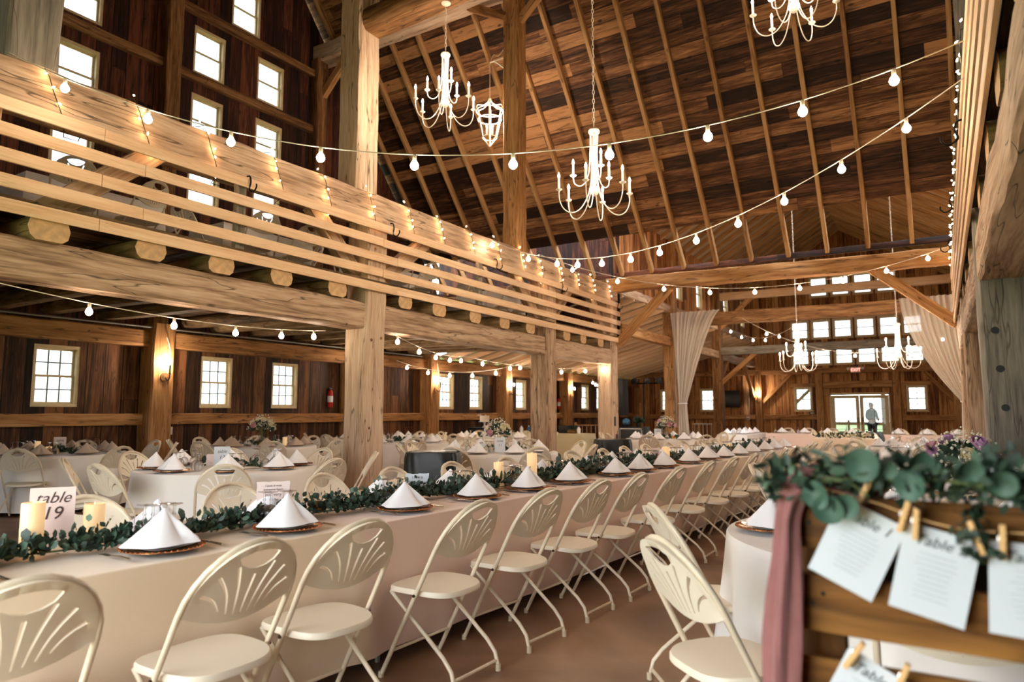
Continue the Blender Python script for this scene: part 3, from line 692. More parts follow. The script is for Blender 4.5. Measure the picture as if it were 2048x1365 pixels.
# ------------------------------------------------------------------ fan-back folding chair (sitter looks along +Y)
def fy(z): return .21 - .47 * z / .88           # slope of the back frame
def chair_proto(name='folding_chair', full=True):
    t = thing(name, 'ivory fan-back folding chair', 'chair')
    ns = 10 if full else 6
    HW = .224
    side = [(HW, z) for z in (0.02, .15, .3, .45, .60, .655)]
    arch = [(HW * math.cos(a), .655 + .228 * math.sin(a)) for a in [math.pi * k / (14 if full else 8) for k in range(1, 14 if full else 8)]]
    path = side + arch + [(-x, z) for x, z in side[::-1]]
    fr = bmesh.new(); tube(fr, [(x, fy(z), z) for x, z in path], .0115, ns)
    obj('back_frame', fr, 'tube', t)
    # fan panel
    zb = lambda x: .592 + .048 * (abs(x) / .2) ** 2
    R0 = .217
    outer = [(R0 * math.cos(math.pi * k / 20), .655 + .224 * math.sin(math.pi * k / 20)) for k in range(21)] + [(-R0, .645)] + [(x, zb(x)) for x in [-.2 + .04 * k for k in range(11)]] + [(R0, .645)]
    hs = []
    for x0, z0, x1, z1, bend in ((0, .618, 0, .765, 0), (.028, .620, .072, .800, .006), (.058, .628, .132, .772, .012), (.092, .643, .174, .715, .012)):
        for sg in ((1,) if x0 == 0 else (1, -1)):
            L_, R_ = [], []; d = Vector((x1 - x0, z1 - z0)).normalized(); nn = Vector((d.y, -d.x))
            for k in range(8):
                f_ = k / 7; p = Vector((x0, z0)).lerp(Vector((x1, z1)), f_) - nn * bend * math.sin(math.pi * f_); hw_ = .0026 + .0044 * f_
                L_.append(((p.x - nn.x * hw_) * sg, p.y - nn.y * hw_)); R_.append(((p.x + nn.x * hw_) * sg, p.y + nn.y * hw_))
            P0 = L_ + R_[::-1]; hs.append(P0 if sg == 1 else P0[::-1])
    hs.append([(.082 * math.cos(math.pi * k / 8), .832 + .018 * math.sin(math.pi * k / 8)) for k in range(9)] + [(-.066, .808), (-.036, .792), (0, .786), (.036, .792), (.066, .808)])
    def fm(x, z, side_):
        r = math.hypot(x / R0, (z - .655) / .224) if z > .655 else abs(x) / R0
        rim = .012 if r > .9 else 0
        y = fy(z) - .028 * (1 - (x / .21) ** 2) + (.006 if side_ else -.004) + (.005 if side_ else -.008) * (1 if r > .88 else 0)
        return (x, y, z)
    obj('backrest', plate2d(outer, hs, .01, fm, .035), 'chair', t)
    # seat
    S = []
    for k in range(36):
        a = 2 * math.pi * k / 36; c_, s_ = math.cos(a), math.sin(a); e = .62
        x = math.copysign(abs(c_) ** e, c_) * (.205 + .012 * s_); y = math.copysign(abs(s_) ** e, s_) * .205 + .035
        S.append((x, y))
    sb = bmesh.new(); prev = None
    for k, z in ((.93, .418), (1.0, .424), (1.0, .440), (.975, .449)):
        ring = [sb.verts.new((x * k, (y - .035) * k + .035, z - .010 * ((y - .035) / .2) ** 2)) for x, y in S]
        if prev: 
            for j in range(36): sb.faces.new((prev[j], prev[(j + 1) % 36], ring[(j + 1) % 36], ring[j]))
        else: sb.faces.new(ring[::-1])
        prev = ring
    mid = [sb.verts.new((x * .5, (y - .035) * .5 + .035, .446)) for x, y in S]
    for j in range(36): sb.faces.new((prev[j], prev[(j + 1) % 36], mid[(j + 1) % 36], mid[j]))
    sb.faces.new(mid)
    obj('seat', sb, 'chair', t)
    rw = .178
    for s in (-1, 1):
        obj('leg', T([(s * rw, .19, .415), (s * rw, -.165, .145), (s * rw, -.215, .09), (s * rw, -.235, .02)], .0105, ns), 'tube', t)
    if full:
        obj('foot_bar', T([(-rw, -.225, .05), (rw, -.225, .05)], .009, 8), 'tube', t)
        obj('cross_bar', T([(-HW, fy(.14), .14), (HW, fy(.14), .14)], .008, 8), 'tube', t)
        for s in (-1, 1):
            obj('foot_cap', LA([(0, 0), (.015, 0), (.0145, .035), (.0115, .036)], 10, x0=s * rw, y0=-.236), 'rubber', t)
            obj('foot_cap', LA([(0, 0), (.015, 0), (.0145, .03), (.0115, .031)], 10, x0=s * HW, y0=fy(.01)), 'rubber', t)
            obj('rivet', T([(s * (HW + .010), fy(.43), .43), (s * (HW + .016), fy(.43), .43)], .008, 8), 'rivet', t)
        obj('seat_rail', T([(-.18, .19, .413), (.18, .19, .413)], .008, 8), 'tube', t)
    remember(t)
    return t
CHF = chair_proto(); CHL = chair_proto('folding_chair', False)
NCH = [0]
def chair(x, y, rz, label, group, z=0, full=None):
    if full is None: full = math.hypot(x, y) < 9.5
    NCH[0] += 1
    return place(CHF if full else CHL, (x, y, z), rz, label, group)

# ------------------------------------------------------------------ table wares
def w_charger(lab):
    t = thing('charger_plate', lab, 'plate')
    obj('dish', LA([(0, .0), (.11, 0), (.12, .004), (.158, .013), (.165, .0125), (.165, .010), (.120, .001), (0, -.0)][0:6] + [(.12, .008), (.11, .005), (0, .005)], 40), 'copper', t)
    b_ = bmesh.new()
    for k in range(44): a = 2 * math.pi * k / 44; bmesh.ops.create_icosphere(b_, subdivisions=1, radius=.0045, matrix=Matrix.Translation((.160 * math.cos(a), .160 * math.sin(a), .0145)))
    obj('beaded_rim', b_, 'copper', t); remember(t); return t
CHG = w_charger('copper charger')
def single(name, bm, mat, label, cat): 
    o = obj(name, bm, mat); tag(o, label, cat); TREE[o.as_pointer()] = []; return o
PLT = single('dinner_plate', LA([(0, 0), (.085, 0), (.09, .004), (.130, .016), (.134, .0165), (.134, .0135), (.09, .008), (.085, .006), (0, .006)][:5] + [(.09, .009), (0, .007)], 36), 'china', 'plate', 'plate')
CHG_FAR = single('charger_plate', LA([(0, 0), (.12, .003), (.163, .012), (.165, .014), (.12, .008), (0, .006)], 24), 'copper', 'p', 'plate')
def napkin_bm(seed):
    rnd = random.Random(seed); bm = bmesh.new(); n = 40; H = .134 + rnd.uniform(-.006, .008)
    lean = rnd.uniform(-.012, .012)
    # footprint: wide front arc, folded wings meeting in a crease at the back and one crease in front
    base = []
    for k in range(n):
        a = -math.pi / 2 + 2 * math.pi * k / n
        rx = .158 + .006 * math.sin(3 * a + seed); ry = .116
        x, y = rx * math.cos(a), ry * math.sin(a)
        if abs(abs(a) - math.pi / 2) < .14 and a > 0: y -= .05
        base.append((x, y))
    rings = []
    for i in range(9):
        f = i / 8; k = (1 - f)
        ring = []
        for j, (x, y) in enumerate(base):
            a = -math.pi / 2 + 2 * math.pi * j / n
            c_ = .90 + .10 * abs(math.cos(a * 1.0))     # slight concave sides
            bulge = 1 - .07 * math.sin(math.pi * f) * (1 - abs(math.cos(a)) * .4)
            cre = (.030 * math.exp(-((a + .95 + .1 * (seed % 3)) / .20) ** 2) - .034 * math.exp(-((a + 1.28 + .1 * (seed % 3)) / .16) ** 2) + .022 * math.exp(-((a + 2.45) / .16) ** 2)) * math.sin(math.pi * min(1, .12 + f * .9)) * -1
            kk = max(.045, k ** .94) * bulge * (1 + .05 * math.sin(5 * a + seed) * (1 - f) ** 2)
            ring.append(bm.verts.new((x * kk * (1 - cre * 6) + lean * f, y * kk * (1 - cre * 8) + .01 * f, H * f + .002)))
        rings.append(ring)
    for a, b_ in zip(rings, rings[1:]):
        for j in range(n): bm.faces.new((a[j], a[(j + 1) % n], b_[(j + 1) % n], b_[j]))
    bm.faces.new(rings[0][::-1]); bm.faces.new(rings[-1]); return bm
NAP = [single('napkin', napkin_bm(s), 'napkin', 'n', 'napkin') for s in range(4)]
NAPT = single('napkin', napkin_bm(9), 'tannapkin', 'n', 'napkin')
def goblet_proto():
    # upside-down: rim on the cloth, foot on top
    t = thing('goblet', 'g', 'glass')
    obj('bowl', LA([(.034, 0), (.040, .02), (.0425, .045), (.038, .07), (.024, .088), (.007, .096), (.0065, .094), (.022, .085), (.036, .069), (.0405, .045), (.038, .02), (.032, 0)], 20), 'glass', t)
    obj('stem', LA([(.0065, .095), (.005, .11), (.009, .118), (.005, .126), (.0055, .15)], 12), 'glass', t)
    obj('foot', LA([(.0055, .15), (.02, .155), (.034, .158), (.034, .161), (.01, .162), (0, .162)], 20), 'glass', t)
    remember(t); return t
GOB = goblet_proto()
GOBF = single('goblet', LA([(.034, 0), (.0425, .04), (.036, .072), (.01, .094), (.005, .11), (.0055, .15), (.034, .158), (0, .162)], 12), 'glass', 'g', 'glass')
def fork_bm():
    bm = bmesh.new(); tube(bm, [(0, -.10, .004), (0, -.03, .008), (0, .03, .005)], [.0055, .004, .003], 6)
    box(bm, -.011, .011, .03, .055, .003, .005)
    for k in range(4): box(bm, -.011 + k * .0063, -.0075 + k * .0063, .055, .095, .004, .006)
    return bm
def knife_bm():
    bm = bmesh.new(); tube(bm, [(0, -.11, .004), (0, -.02, .005)], [.006, .005], 6); box(bm, -.007, .007, -.02, .10, .002, .004); return bm
FORK = single('fork', fork_bm(), 'steel', 'f', 'fork'); KNIFE = single('knife', knife_bm(), 'steel', 'k', 'knife')
TOP = .762
def setting(x, y, rz, where, grp, far=False, z=TOP, tan=False, gob=2, near=False):
    """diner sits on the local -Y side"""
    c_, s_ = math.cos(rz), math.sin(rz)
    def at(lx, ly, lz): return (x + lx * c_ - ly * s_, y + lx * s_ + ly * c_, z + lz)
    place(CHG_FAR if far else CHG, at(0, 0, 0), rz, 'copper charger plate ' + where, 'copper chargers, ' + grp)
    if not far: place(PLT, at(0, 0, .0085), rz, 'white dinner plate ' + where, 'white plates, ' + grp)
    n = NAPT if tan else NAP[random.randrange(4)]
    place(n, at(0, 0, .024 if not far else .014), rz + random.uniform(-.15, .15), ('tan' if tan else 'white') + ' pyramid-folded napkin ' + where, 'folded napkins, ' + grp)
    for k in range(gob):
        gx, gy = ((.13, .20), (.04, .235))[k]
        place(GOBF if far else GOB, at(gx + random.uniform(-.01, .01), gy, 0), rz, ('upturned water goblet ' if k == 0 else 'upturned wine goblet ') + where, 'goblets, ' + grp)
    if near:
        place(FORK, at(-.20, -.02, 0), rz + .1, 'steel fork ' + where, 'forks, ' + grp); place(KNIFE, at(.19, -.02, 0), rz, 'steel knife ' + where, 'knives, ' + grp)

def card(name, w_, h_, lines, loc, rz, label, cat, paper='paper', tilt=.12, ragged=False):
    """standing card facing local -Y"""
    t = thing(name, label, cat, loc, rz)
    if ragged:
        P_ = []
        for k in range(40):
            a = k / 40 * 4; s = int(a); f = a - s; q = random.uniform(-.003, .003)
            P_.append([(-w_ / 2 + w_ * f, q), (w_ / 2 + q, h_ * f), (w_ / 2 - w_ * f, h_ + q), (-w_ / 2 + q, h_ * (1 - f))][s])
        bm = plate2d(P_, [], .002, lambda x, z, s_: (x, .001 - .002 * s_, z), .2)
    else: bm = B(-w_ / 2, w_ / 2, -.001, .001, 0, h_)
    p = obj('sheet', bm, paper, t, smooth=False); p.rotation_euler = (-tilt, 0, 0)
    for (s, sz, dz, mat, sh) in lines:
        text('lettering', s, sz, (0, -.0018, dz), (R(90), 0, 0), mat, p, sh)
    return t
def candle(x, y, h, r, label, z=TOP + .002, group=None):
    t = thing('pillar_candle', label, 'candle', (x, y, z), 0, group)
    obj('wax', LA([(0, 0), (r, 0), (r, h - .004), (r * .93, h), (r * .75, h - .012), (0, h - .016)], 24), 'candlewax', t)
    obj('wick_flame', LA([(0, 0), (.004, .006), (.003, .016), (0, .024)], 8, z0=h - .014), 'sleeve', t); return t
VOT = single('votive_cup', LA([(0, 0), (.026, 0), (.030, .012), (.033, .062), (.030, .062), (.026, .01), (0, .01)], 16), 'gold', 'v', 'votive')
def votive(x, y, label, grp): place(VOT, (x, y, TOP + .001), 0, label, grp)

def leafbm(bm, c, d, up, L_, w_, cup=.2):
    d = d.normalized(); s = d.cross(up).normalized(); u = s.cross(d)
    pts = [c, c + d * L_ * .3 + s * w_ * .42 + u * cup * w_ * .3, c + d * L_ * .65 + s * w_ * .46 + u * cup * w_ * .3, c + d * L_, c + d * L_ * .65 - s * w_ * .46 + u * cup * w_ * .3, c + d * L_ * .3 - s * w_ * .42 + u * cup * w_ * .3]
    v = [bm.verts.new(p) for p in pts]; m_ = bm.verts.new(c + d * L_ * .5)
    for i in range(6): bm.faces.new((v[i], v[(i + 1) % 6], m_))
def rv(): return Vector((random.gauss(0, 1), random.gauss(0, 1), random.gauss(0, 1))).normalized()
def garland(name, pts, r, dens, label, sizes=(.028, .05), mat='leaf', mat2='sage', z=TOP, cat='garland', wide=1.0, group=None):
    t = thing(name, label, cat, pts[0], 0, group); O = Vector(pts[0])
    path = catmull(pts, 8)
    st = T([p - O + Vector((0, 0, .012)) for p in path], .004, 6); obj('stem', st, 'stem', t)
    a, b_ = bmesh.new(), bmesh.new()
    tot = sum((q - p).length for p, q in zip(path, path[1:]))
    for k in range(int(tot * dens)):
        i = random.randrange(len(path) - 1); f = random.random(); p = path[i].lerp(path[i + 1], f) - O
        o = Vector((random.gauss(0, .5) * r * wide, random.gauss(0, .5) * r * wide, abs(random.gauss(0, .45)) * r + .012)); d = (o + rv() * r * .6); d.z = max(d.z, -.1 * r)
        L_ = random.uniform(*sizes)
        leafbm(a if random.random() < .68 else b_, p + o, d, rv(), L_, L_ * random.uniform(.6, .95))
    for bm_, m_ in ((a, mat), (b_, mat2)): obj('foliage', bm_, m_, t)
    return t

def rose_bm(bm, c, r, n=3):
    for ring in range(n):
        k = (n - ring) / n; m_ = 5 + ring
        for j in range(m_):
            a = 2 * math.pi * (j + ring * .4) / m_; rr = r * (ring + .55) / n
            base = c + Vector((math.cos(a) * rr * .35, math.sin(a) * rr * .35, -r * .35)); tip = c + Vector((math.cos(a) * rr, math.sin(a) * rr, r * (.55 * k + .1)))
            s = Vector((-math.sin(a), math.cos(a), 0)) * r * (.38 + .12 * ring)
            v = [bm.verts.new(p) for p in (base, base * .5 + tip * .5 + s + Vector((math.cos(a), math.sin(a), 0)) * r * .16, tip + s * .7, tip + Vector((math.cos(a), math.sin(a), 0)) * r * .10 + Vector((0, 0, r * .06)), tip - s * .7, base * .5 + tip * .5 - s + Vector((math.cos(a), math.sin(a), 0)) * r * .16)]
            m2 = bm.verts.new(base * .4 + tip * .6 + Vector((math.cos(a), math.sin(a), 0)) * r * .22)
            for i in range(6): bm.faces.new((v[i], v[(i + 1) % 6], m2))
    bmesh.ops.create_icosphere(bm, subdivisions=2, radius=r * .42, matrix=Matrix.Translation(c + Vector((0, 0, r * .05))))
def bouquet(x, y, label, s=1.0, z=TOP, seed=1, vase=True, rosecols=('rose', 'pink')):
    rnd = random.Random(seed); t = thing('bouquet', label, 'flowers', (x, y, z))
    if vase: obj('vase', LA([(0, 0), (.04, 0), (.045, .05), (.035, .12), (.04, .15), (.036, .15), (.03, .12), (.04, .05), (.035, .006), (0, .006)], 20), 'glass', t)
    h0 = .13 if vase else 0
    C0 = Vector((0, 0, h0 + .13 * s))
    g, w_, st = bmesh.new(), bmesh.new(), bmesh.new()
    for k in range(int(150 * s)):
        d = rv(); d.z = abs(d.z) * .9 - .25; leafbm(g, C0 + d * .12 * s, d + rv() * .4, rv(), .05 * s, .028 * s)
    for k in range(int(200 * s)):
        d = rv(); d.z = abs(d.z) * 1.1 - .1; p = C0 + d * rnd.uniform(.12, .19) * s
        bmesh.ops.create_icosphere(w_, subdivisions=1, radius=rnd.uniform(.004, .009) * s, matrix=Matrix.Translation(p))
    for k in range(14):
        d = rv(); d.z = abs(d.z); tube(st, [Vector((0, 0, h0 * .2)), Vector((0, 0, h0)) + d * .02, C0 + d * .12 * s], .002, 4)
    obj('foliage', g, 'leaf', t); obj('filler_blossom', w_, 'babys', t); obj('stems', st, 'stem', t)
    for k in range(7):
        a = 2 * math.pi * k / 7 + rnd.random() * .5; e = rnd.uniform(-.1, .9)
        d = Vector((math.cos(a) * math.cos(e), math.sin(a) * math.cos(e), math.sin(e)))
        b_ = bmesh.new(); rose_bm(b_, Vector((0, 0, 0)), rnd.uniform(.036, .052) * s)
        o = obj('rose', b_, rosecols[k % len(rosecols)], t); o.location = C0 + d * .15 * s; o.rotation_euler = d.to_track_quat('Z', 'Y').to_euler()
    return t

# ------------------------------------------------------------------ tables and cloths
def folding_table(name, x, y, rz, lx, ly, label, z=.745, group=None, zf=0):
    t = thing(name, label, 'table', (x, y, zf), rz, group)
    obj('tabletop', B(-lx / 2, lx / 2, -ly / 2, ly / 2, z - .03, z, bev=.006), 'tan', t)
    for sx in (-1, 1):
        for sy in (-1, 1): obj('leg', T([(sx * (lx / 2 - .2), sy * (ly / 2 - .08), 0), (sx * (lx / 2 - .2), sy * (ly / 2 - .08), z - .03)], .014, 8), 'conduit', t)
    return t
def cloth_rect(x, y, rz, lx, ly, label, mat='cloth', top=.747, bot=.06, group=None, zf=0, seed=0, amp=.022, name='tablecloth'):
    rnd = random.Random(seed); hx, hy, c_ = lx / 2 + .006, ly / 2 + .006, .02
    P_ = []
    def line(a, b_, n):
        for i in range(n): P_.append((a[0] + (b_[0] - a[0]) * i / n, a[1] + (b_[1] - a[1]) * i / n))
    nx, ny = int(lx / .045), int(ly / .045)
    line((-hx, -hy), (hx, -hy), nx); line((hx, -hy), (hx, hy), ny); line((hx, hy), (-hx, hy), nx); line((-hx, hy), (-hx, -hy), ny)
    n = len(P_); bm = bmesh.new(); ph = rnd.random() * 9; rings = []
    cum = 0; S_ = [0]
    for i in range(n): a, b_ = P_[i], P_[(i + 1) % n]; cum += math.hypot(a[0] - b_[0], a[1] - b_[1]); S_.append(cum)
    levels = [0, .006, .05, .2, .45, .75, 1.0]
    for li, f in enumerate(levels):
        ring = []
        for i, (px, py) in enumerate(P_):
            nxv = (1 if abs(px - hx) < 1e-6 else -1 if abs(px + hx) < 1e-6 else 0); nyv = (1 if abs(py - hy) < 1e-6 else -1 if abs(py + hy) < 1e-6 else 0)
            s = S_[i]; wv = .5 * noise.noise(Vector((s * 2.2 + ph, seed, 0))) + .35 * noise.noise(Vector((s * 5.5, seed + 5, 1.0))) + .35
            dc = min(abs(abs(px) - hx) + abs(abs(py) - hy), 1.0); cor = math.exp(-(dc / .10) ** 2) * .045
            out = (amp * 2.4 * wv + cor + .006) * f ** .8 + (.004 if li else 0)
            z = top - (top - bot) * f * (1 + .0 * wv) - (0 if li else -.0) + (.012 * wv * f)
            ln = math.hypot(nxv, nyv) or 1
            ring.append(bm.verts.new((px + nxv / ln * out, py + nyv / ln * out, z)))
        rings.append(ring)
    for a, b_ in zip(rings, rings[1:]):
        for j in range(n): bm.faces.new((a[j], b_[j], b_[(j + 1) % n], a[(j + 1) % n]))
    cs = [rings[0][0], rings[0][nx], rings[0][nx + ny], rings[0][2 * nx + ny]]
    bm.faces.new(rings[0])
    o = obj(name, bm, mat); o.location = (x, y, zf); o.rotation_euler = (0, 0, rz)
    return tag(o, label, 'tablecloth', group)
def cloth_round(x, y, r, label, mat='cloth', seed=0, bot=.05, group='round white tablecloths'):
    bm = bmesh.new(); n = 120; rings = []; top = .749; rnd = random.Random(seed); k1, k2 = rnd.randint(9, 12), rnd.randint(17, 23)
    for f in (-.5, 0, .012, .06, .2, .45, .72, 1.0):
        ring = []
        for j in range(n):
            a = 2 * math.pi * j / n; wv = .55 * math.sin(a * k1 + seed) + .45 * math.sin(a * k2 + 2 * seed) * .8 + .5 * noise.noise(Vector((math.cos(a) * 3, math.sin(a) * 3, seed)))
            if f <= 0: rr, z = r * (1 + f), top
            else: rr = r + .006 + (.07 + .045 * wv) * f ** 1.1; z = top - (top - bot) * f
            ring.append(bm.verts.new((rr * math.cos(a), rr * math.sin(a), z)))
        rings.append(ring)
    for a, b_ in zip(rings, rings[1:]):
        for j in range(n): bm.faces.new((a[j], a[(j + 1) % n], b_[(j + 1) % n], b_[j]))
    bm.faces.new(rings[0][::-1]); bmesh.ops.recalc_face_normals(bm, faces=bm.faces)
    o = obj('tablecloth', bm, mat); o.location = (x, y, 0); return tag(o, label, 'tablecloth', group)
DIRS = ['camera side', 'camera and aisle side', 'aisle side', 'aisle and end-door side', 'end-door side', 'end-door and window side', 'window side', 'window and camera side']
DANG = [270, 315, 0, 45, 90, 135, 180, 225]          # where the seat lies, degrees round the table
TAKEN = []; POSTS = [(-6.78, 6.95), (-6.78, 12.0), (-6.78, 15.15), (-12, 7), (-12, 11.85), (-12, 14.8), (-11.9, 5), (.5, 7.3), (.5, 12), (-5.15, 6.45), (-4.85, 11.0)]
RT = [(-6.45, 4.62), (-5.66, 8.6), (-10.75, 4.9), (-10.1, 7.9), (-10.7, 11.4), (-9.0, 10.3), (-8.7, 13.0), (-5.2, 14.7), (-.25, 13.3), (.02, 6.4), (-.07, 3.75), (-.12, 9.7)]
def round_table(x, y, who, r=.9, off=0, n=8, tan=False, skip=(), nochair=(), far=None, mat='cloth', seed=0, chairs=True, pull=.27):
    d = math.hypot(x, y); far = d > 9.5 if far is None else far
    t = thing('round_table', 'round folding table under its cloth, ' + who, 'table', (x, y, 0), 0, 'round tables')
    obj('tabletop', LA([(0, .715), (r - .01, .715), (r - .004, .73), (r - .01, .744), (0, .744)], 40), 'tan', t)
    for a in (45, 135, 225, 315): obj('leg', T([(.45 * math.cos(R(a)), .45 * math.sin(R(a)), 0), (.45 * math.cos(R(a)), .45 * math.sin(R(a)), .715)], .014, 6), 'conduit', t)
    cloth_round(x, y, r, 'round floor-length cloth, ' + who, mat, seed)
    for k in range(n):
        if k in skip: continue
        a = R(DANG[k] + off); ux, uy = math.cos(a), math.sin(a); rz = a + math.pi / 2
        where = 'at the ' + DIRS[k] + ' of the ' + who
        setting(x + ux * (r - .20), y + uy * (r - .20), rz, where, who, far, tan=tan, gob=2 if d < 14 else 1)
        if k not in nochair and chairs:
            dd = r + pull + random.uniform(0, .12); j = random.uniform(-.12, .12)
            cx_, cy2 = x + ux * dd, y + uy * dd
            if any(math.hypot(cx_ - a_, cy2 - b_) < .55 for a_, b_ in TAKEN) or any((a_, b_) != (x, y) and math.hypot(cx_ - a_, cy2 - b_) < 1.12 for a_, b_ in RT) or any(math.hypot(cx_ - a_, cy2 - b_) < .42 for a_, b_ in POSTS): continue
            TAKEN.append((cx_, cy2))
            chair(x + ux * dd, y + uy * dd, rz + j, 'ivory folding chair ' + where, 'folding chairs, ' + who)

# long table: five eight-foot tables end to end, a little askew to the barn axis
TA = -R(2.9); AX = Vector((math.sin(-TA), math.cos(TA), 0)); SX = Vector((math.cos(TA), -math.sin(-TA), 0))
def LT(s, q, z=0):
    """s metres along the table from its first end, q metres from the aisle edge towards the windows"""
    p = Vector((-2.695, .2, z)) + AX * s - SX * q; return (p.x, p.y, p.z)
for k in range(5):
    c_ = LT(1.22 + 2.44 * k, .38)
    folding_table('long_table', c_[0], c_[1], R(90) + TA, 2.42, .76, 'folding table under the long cloth, %s section from the camera end' % ORD[k])
    cloth_rect(c_[0], c_[1], R(90) + TA, 2.43, .76, 'cream cloth hanging to the floor on the %s section of the long table' % ORD[k], ('cream', 'blush', 'blush', 'cream', 'cream')[k], bot=.09, seed=k + 1, group=None, top=.747 + .0008 * (k % 2))
rzN = R(90) + TA        # diner on the aisle side looks towards -X
chs = [.76, 1.44, 1.98, 2.74, 3.42, 4.08, 4.68, 5.42, 6.2, 6.95, 7.65, 8.3, 9.0, 9.62, 10.2, 10.8, 11.4, 11.95]
for k, s in enumerate(chs):
    c_ = LT(s, -.29 + random.uniform(-.02, .02)); chair(c_[0], c_[1], rzN + random.uniform(-.06, .06), 'ivory folding chair, %s from the camera along the aisle side of the long table' % ORD[k], 'aisle-side chairs of the long table')
chf = [.9, 1.65, 2.5, 3.3, 4.0, 4.75, 5.5, 6.2, 6.9, 7.6, 8.3, 9.0, 9.7, 10.4, 11.1, 11.8]
for k, s in enumerate(chf):
    c_ = LT(s, 1.06 + random.uniform(-.03, .04)); chair(c_[0], c_[1], rzN + math.pi + random.uniform(-.1, .1), 'ivory folding chair, %s from the camera along the window side of the long table' % ORD[k], 'window-side chairs of the long table')
sN = [.72, 1.5, 2.12, 2.95, 3.64, 4.26, 4.89, 5.72, 6.25, 6.85, 7.6, 8.22, 8.85, 9.5, 10.1, 10.8, 11.35, 11.95]
for k, s in enumerate(sN):
    c_ = LT(s, .178); setting(c_[0], c_[1], rzN, 'at the %s place along the aisle side of the long table' % ORD[k], 'aisle side of the long table', far=k > 11, near=k < 11)
for k, s in enumerate(sN[:-1]):
    c_ = LT(s + .18, .575); setting(c_[0], c_[1], rzN + math.pi, 'at the %s place along the window side of the long table' % ORD[k], 'window side of the long table', far=k > 9, near=k < 4)

A_ = (-6.45, 4.62); B_ = (-5.66, 8.6); Cc = (-10.75, 4.9); D_ = (-10.1, 7.9); E_ = (-10.7, 11.4); F_ = (-9.0, 10.3); G_ = (-8.7, 13.0); H_ = (-5.2, 14.7); I_ = (-.25, 13.3); J_ = (.02, 6.4); K_ = (-.07, 3.75)
round_table(*A_, 'table thirteen', off=8, seed=1)
round_table(*B_, 'table eleven', off=10, seed=2)
round_table(*Cc, 'table nine', off=5, seed=3, tan=True, nochair=(6, 7))
round_table(*D_, 'white rose bouquet table', off=12, seed=4, tan=True)
round_table(*E_, 'dim corner table', off=0, seed=5)
round_table(*F_, 'table behind the bin', off=5, seed=6)
round_table(*G_, 'table before the cake', off=0, seed=7)
round_table(*H_, 'table by the curtain', off=6, seed=8, nochair=(4, 5))
round_table(*I_, 'table before the head table', off=5, seed=9, nochair=(0, 1))
round_table(-.12, 9.7, 'table beyond twelve', off=3, seed=12, nochair=(1,))
round_table(*J_, 'table twelve', off=5, seed=10, nochair=(1,))
round_table(*K_, 'table behind the board', off=14, seed=11, chairs=False)
for px, py, rz, lb in ((-.72, 2.60, -R(40), 'large ivory folding chair in the aisle beside the pink gauze'), (-1.02, 3.40, -R(52), 'ivory folding chair facing the round table, just beyond the large aisle chair'), (.0, 2.62, R(4), 'ivory folding chair seen through the gap of the seating board'), (-.62, 4.75, -R(150), 'ivory folding chair on the far aisle side of the table behind the board'), (.75, 4.65, R(140), 'ivory folding chair on the loft side of the table behind the board')):
    chair(px, py, rz, lb, None)
# ------------------------------------------------------------------ chandeliers
def chandelier(x, y, z0, ztop, label, canopy=True, watt=CHAND_W):
    t = thing('chandelier', label, 'chandelier', (x, y, z0), random.uniform(0, 1))
    obj('collar', LA([(0, .905), (.055, .905), (.062, .915), (.062, .935), (.05, .95), (.02, .955), (0, .975)], 20), 'whitemetal', t)
    obj('hub', LA([(0, .20), (.03, .22), (.055, .26), (.06, .285), (.05, .30), (.02, .31), (.012, .5), (.012, .9)], 16), 'whitemetal', t)
    for k in range(9):
        up = k >= 6; a = 2 * math.pi * (k / 6 if not up else (k - 6 + .25) / 3)
        pr = [(.045, .91), (.030, .62), (.034, .40), (.07, .22), (.15, .07), (.25, .01), (.34, .045), (.388, .14), (.395, .235)] if not up else [(.040, .91), (.045, .66), (.060, .48), (.10, .37), (.16, .335), (.22, .37), (.235, .44)]
        arm = obj('arm', T([(r * math.cos(a), r * math.sin(a), z) for r, z in [(v.x, v.y) for v in catmull([(p[0], p[1], 0) for p in pr], 5)]], .0062, 7), 'whitemetal', t)
        r, z = pr[-1]; cx, cy_ = r * math.cos(a), r * math.sin(a)
        obj('cup', LA([(0, 0), (.010, .0), (.034, .018), (.036, .024), (.012, .022), (.012, .035), (0, .035)], 14, x0=cx, y0=cy_, z0=z), 'whitemetal', arm)
        obj('candle_sleeve', LA([(.0125, 0), (.0125, .115), (0, .118)], 12, x0=cx, y0=cy_, z0=z + .03), 'sleeve', arm)
        obj('candle_bulb', LA([(.005, 0), (.011, .014), (.012, .024), (.007, .042), (0, .062)], 10, x0=cx, y0=cy_, z0=z + .146), 'flame', arm)
    bm = bmesh.new(); L_ = ztop - z0 - .97; n = int(L_ / .052)
    for k in range(n):
        c_ = .985 + k * .052; ax = (1, 0) if k % 2 else (0, 1)
        tube(bm, [(ax[0] * .011 * math.sin(2 * math.pi * j / 8), ax[1] * .011 * math.sin(2 * math.pi * j / 8), c_ + .026 + .031 * math.cos(2 * math.pi * j / 8)) for j in range(8)], .0032, 4, closed=True)
    obj('chain', bm, 'whitemetal', t)
    if canopy: obj('ceiling_rose', LA([(0, 0), (.02, 0), (.06, .03), (.065, .045), (0, .045)], 20, z0=ztop - z0 - .045), 'whitemetal', t)
    return t
chandelier(-5.24, 6.72, 5.05, 6.70, 'white candle chandelier on a short chain from the brown log tie')
chandelier(-3.04, 6.52, 3.44, 14.0, 'white candle chandelier hanging lowest on a long chain over the long table')
chandelier(-1.06, 7.12, 5.19, 14.3, 'white candle chandelier cut by the top edge, nearer the east loft')
chandelier(-2.62, 16.0, 2.22, 8.36, 'small-looking chandelier ahead of the end windows, by the gathered curtain', watt=CHAND_W * .6)
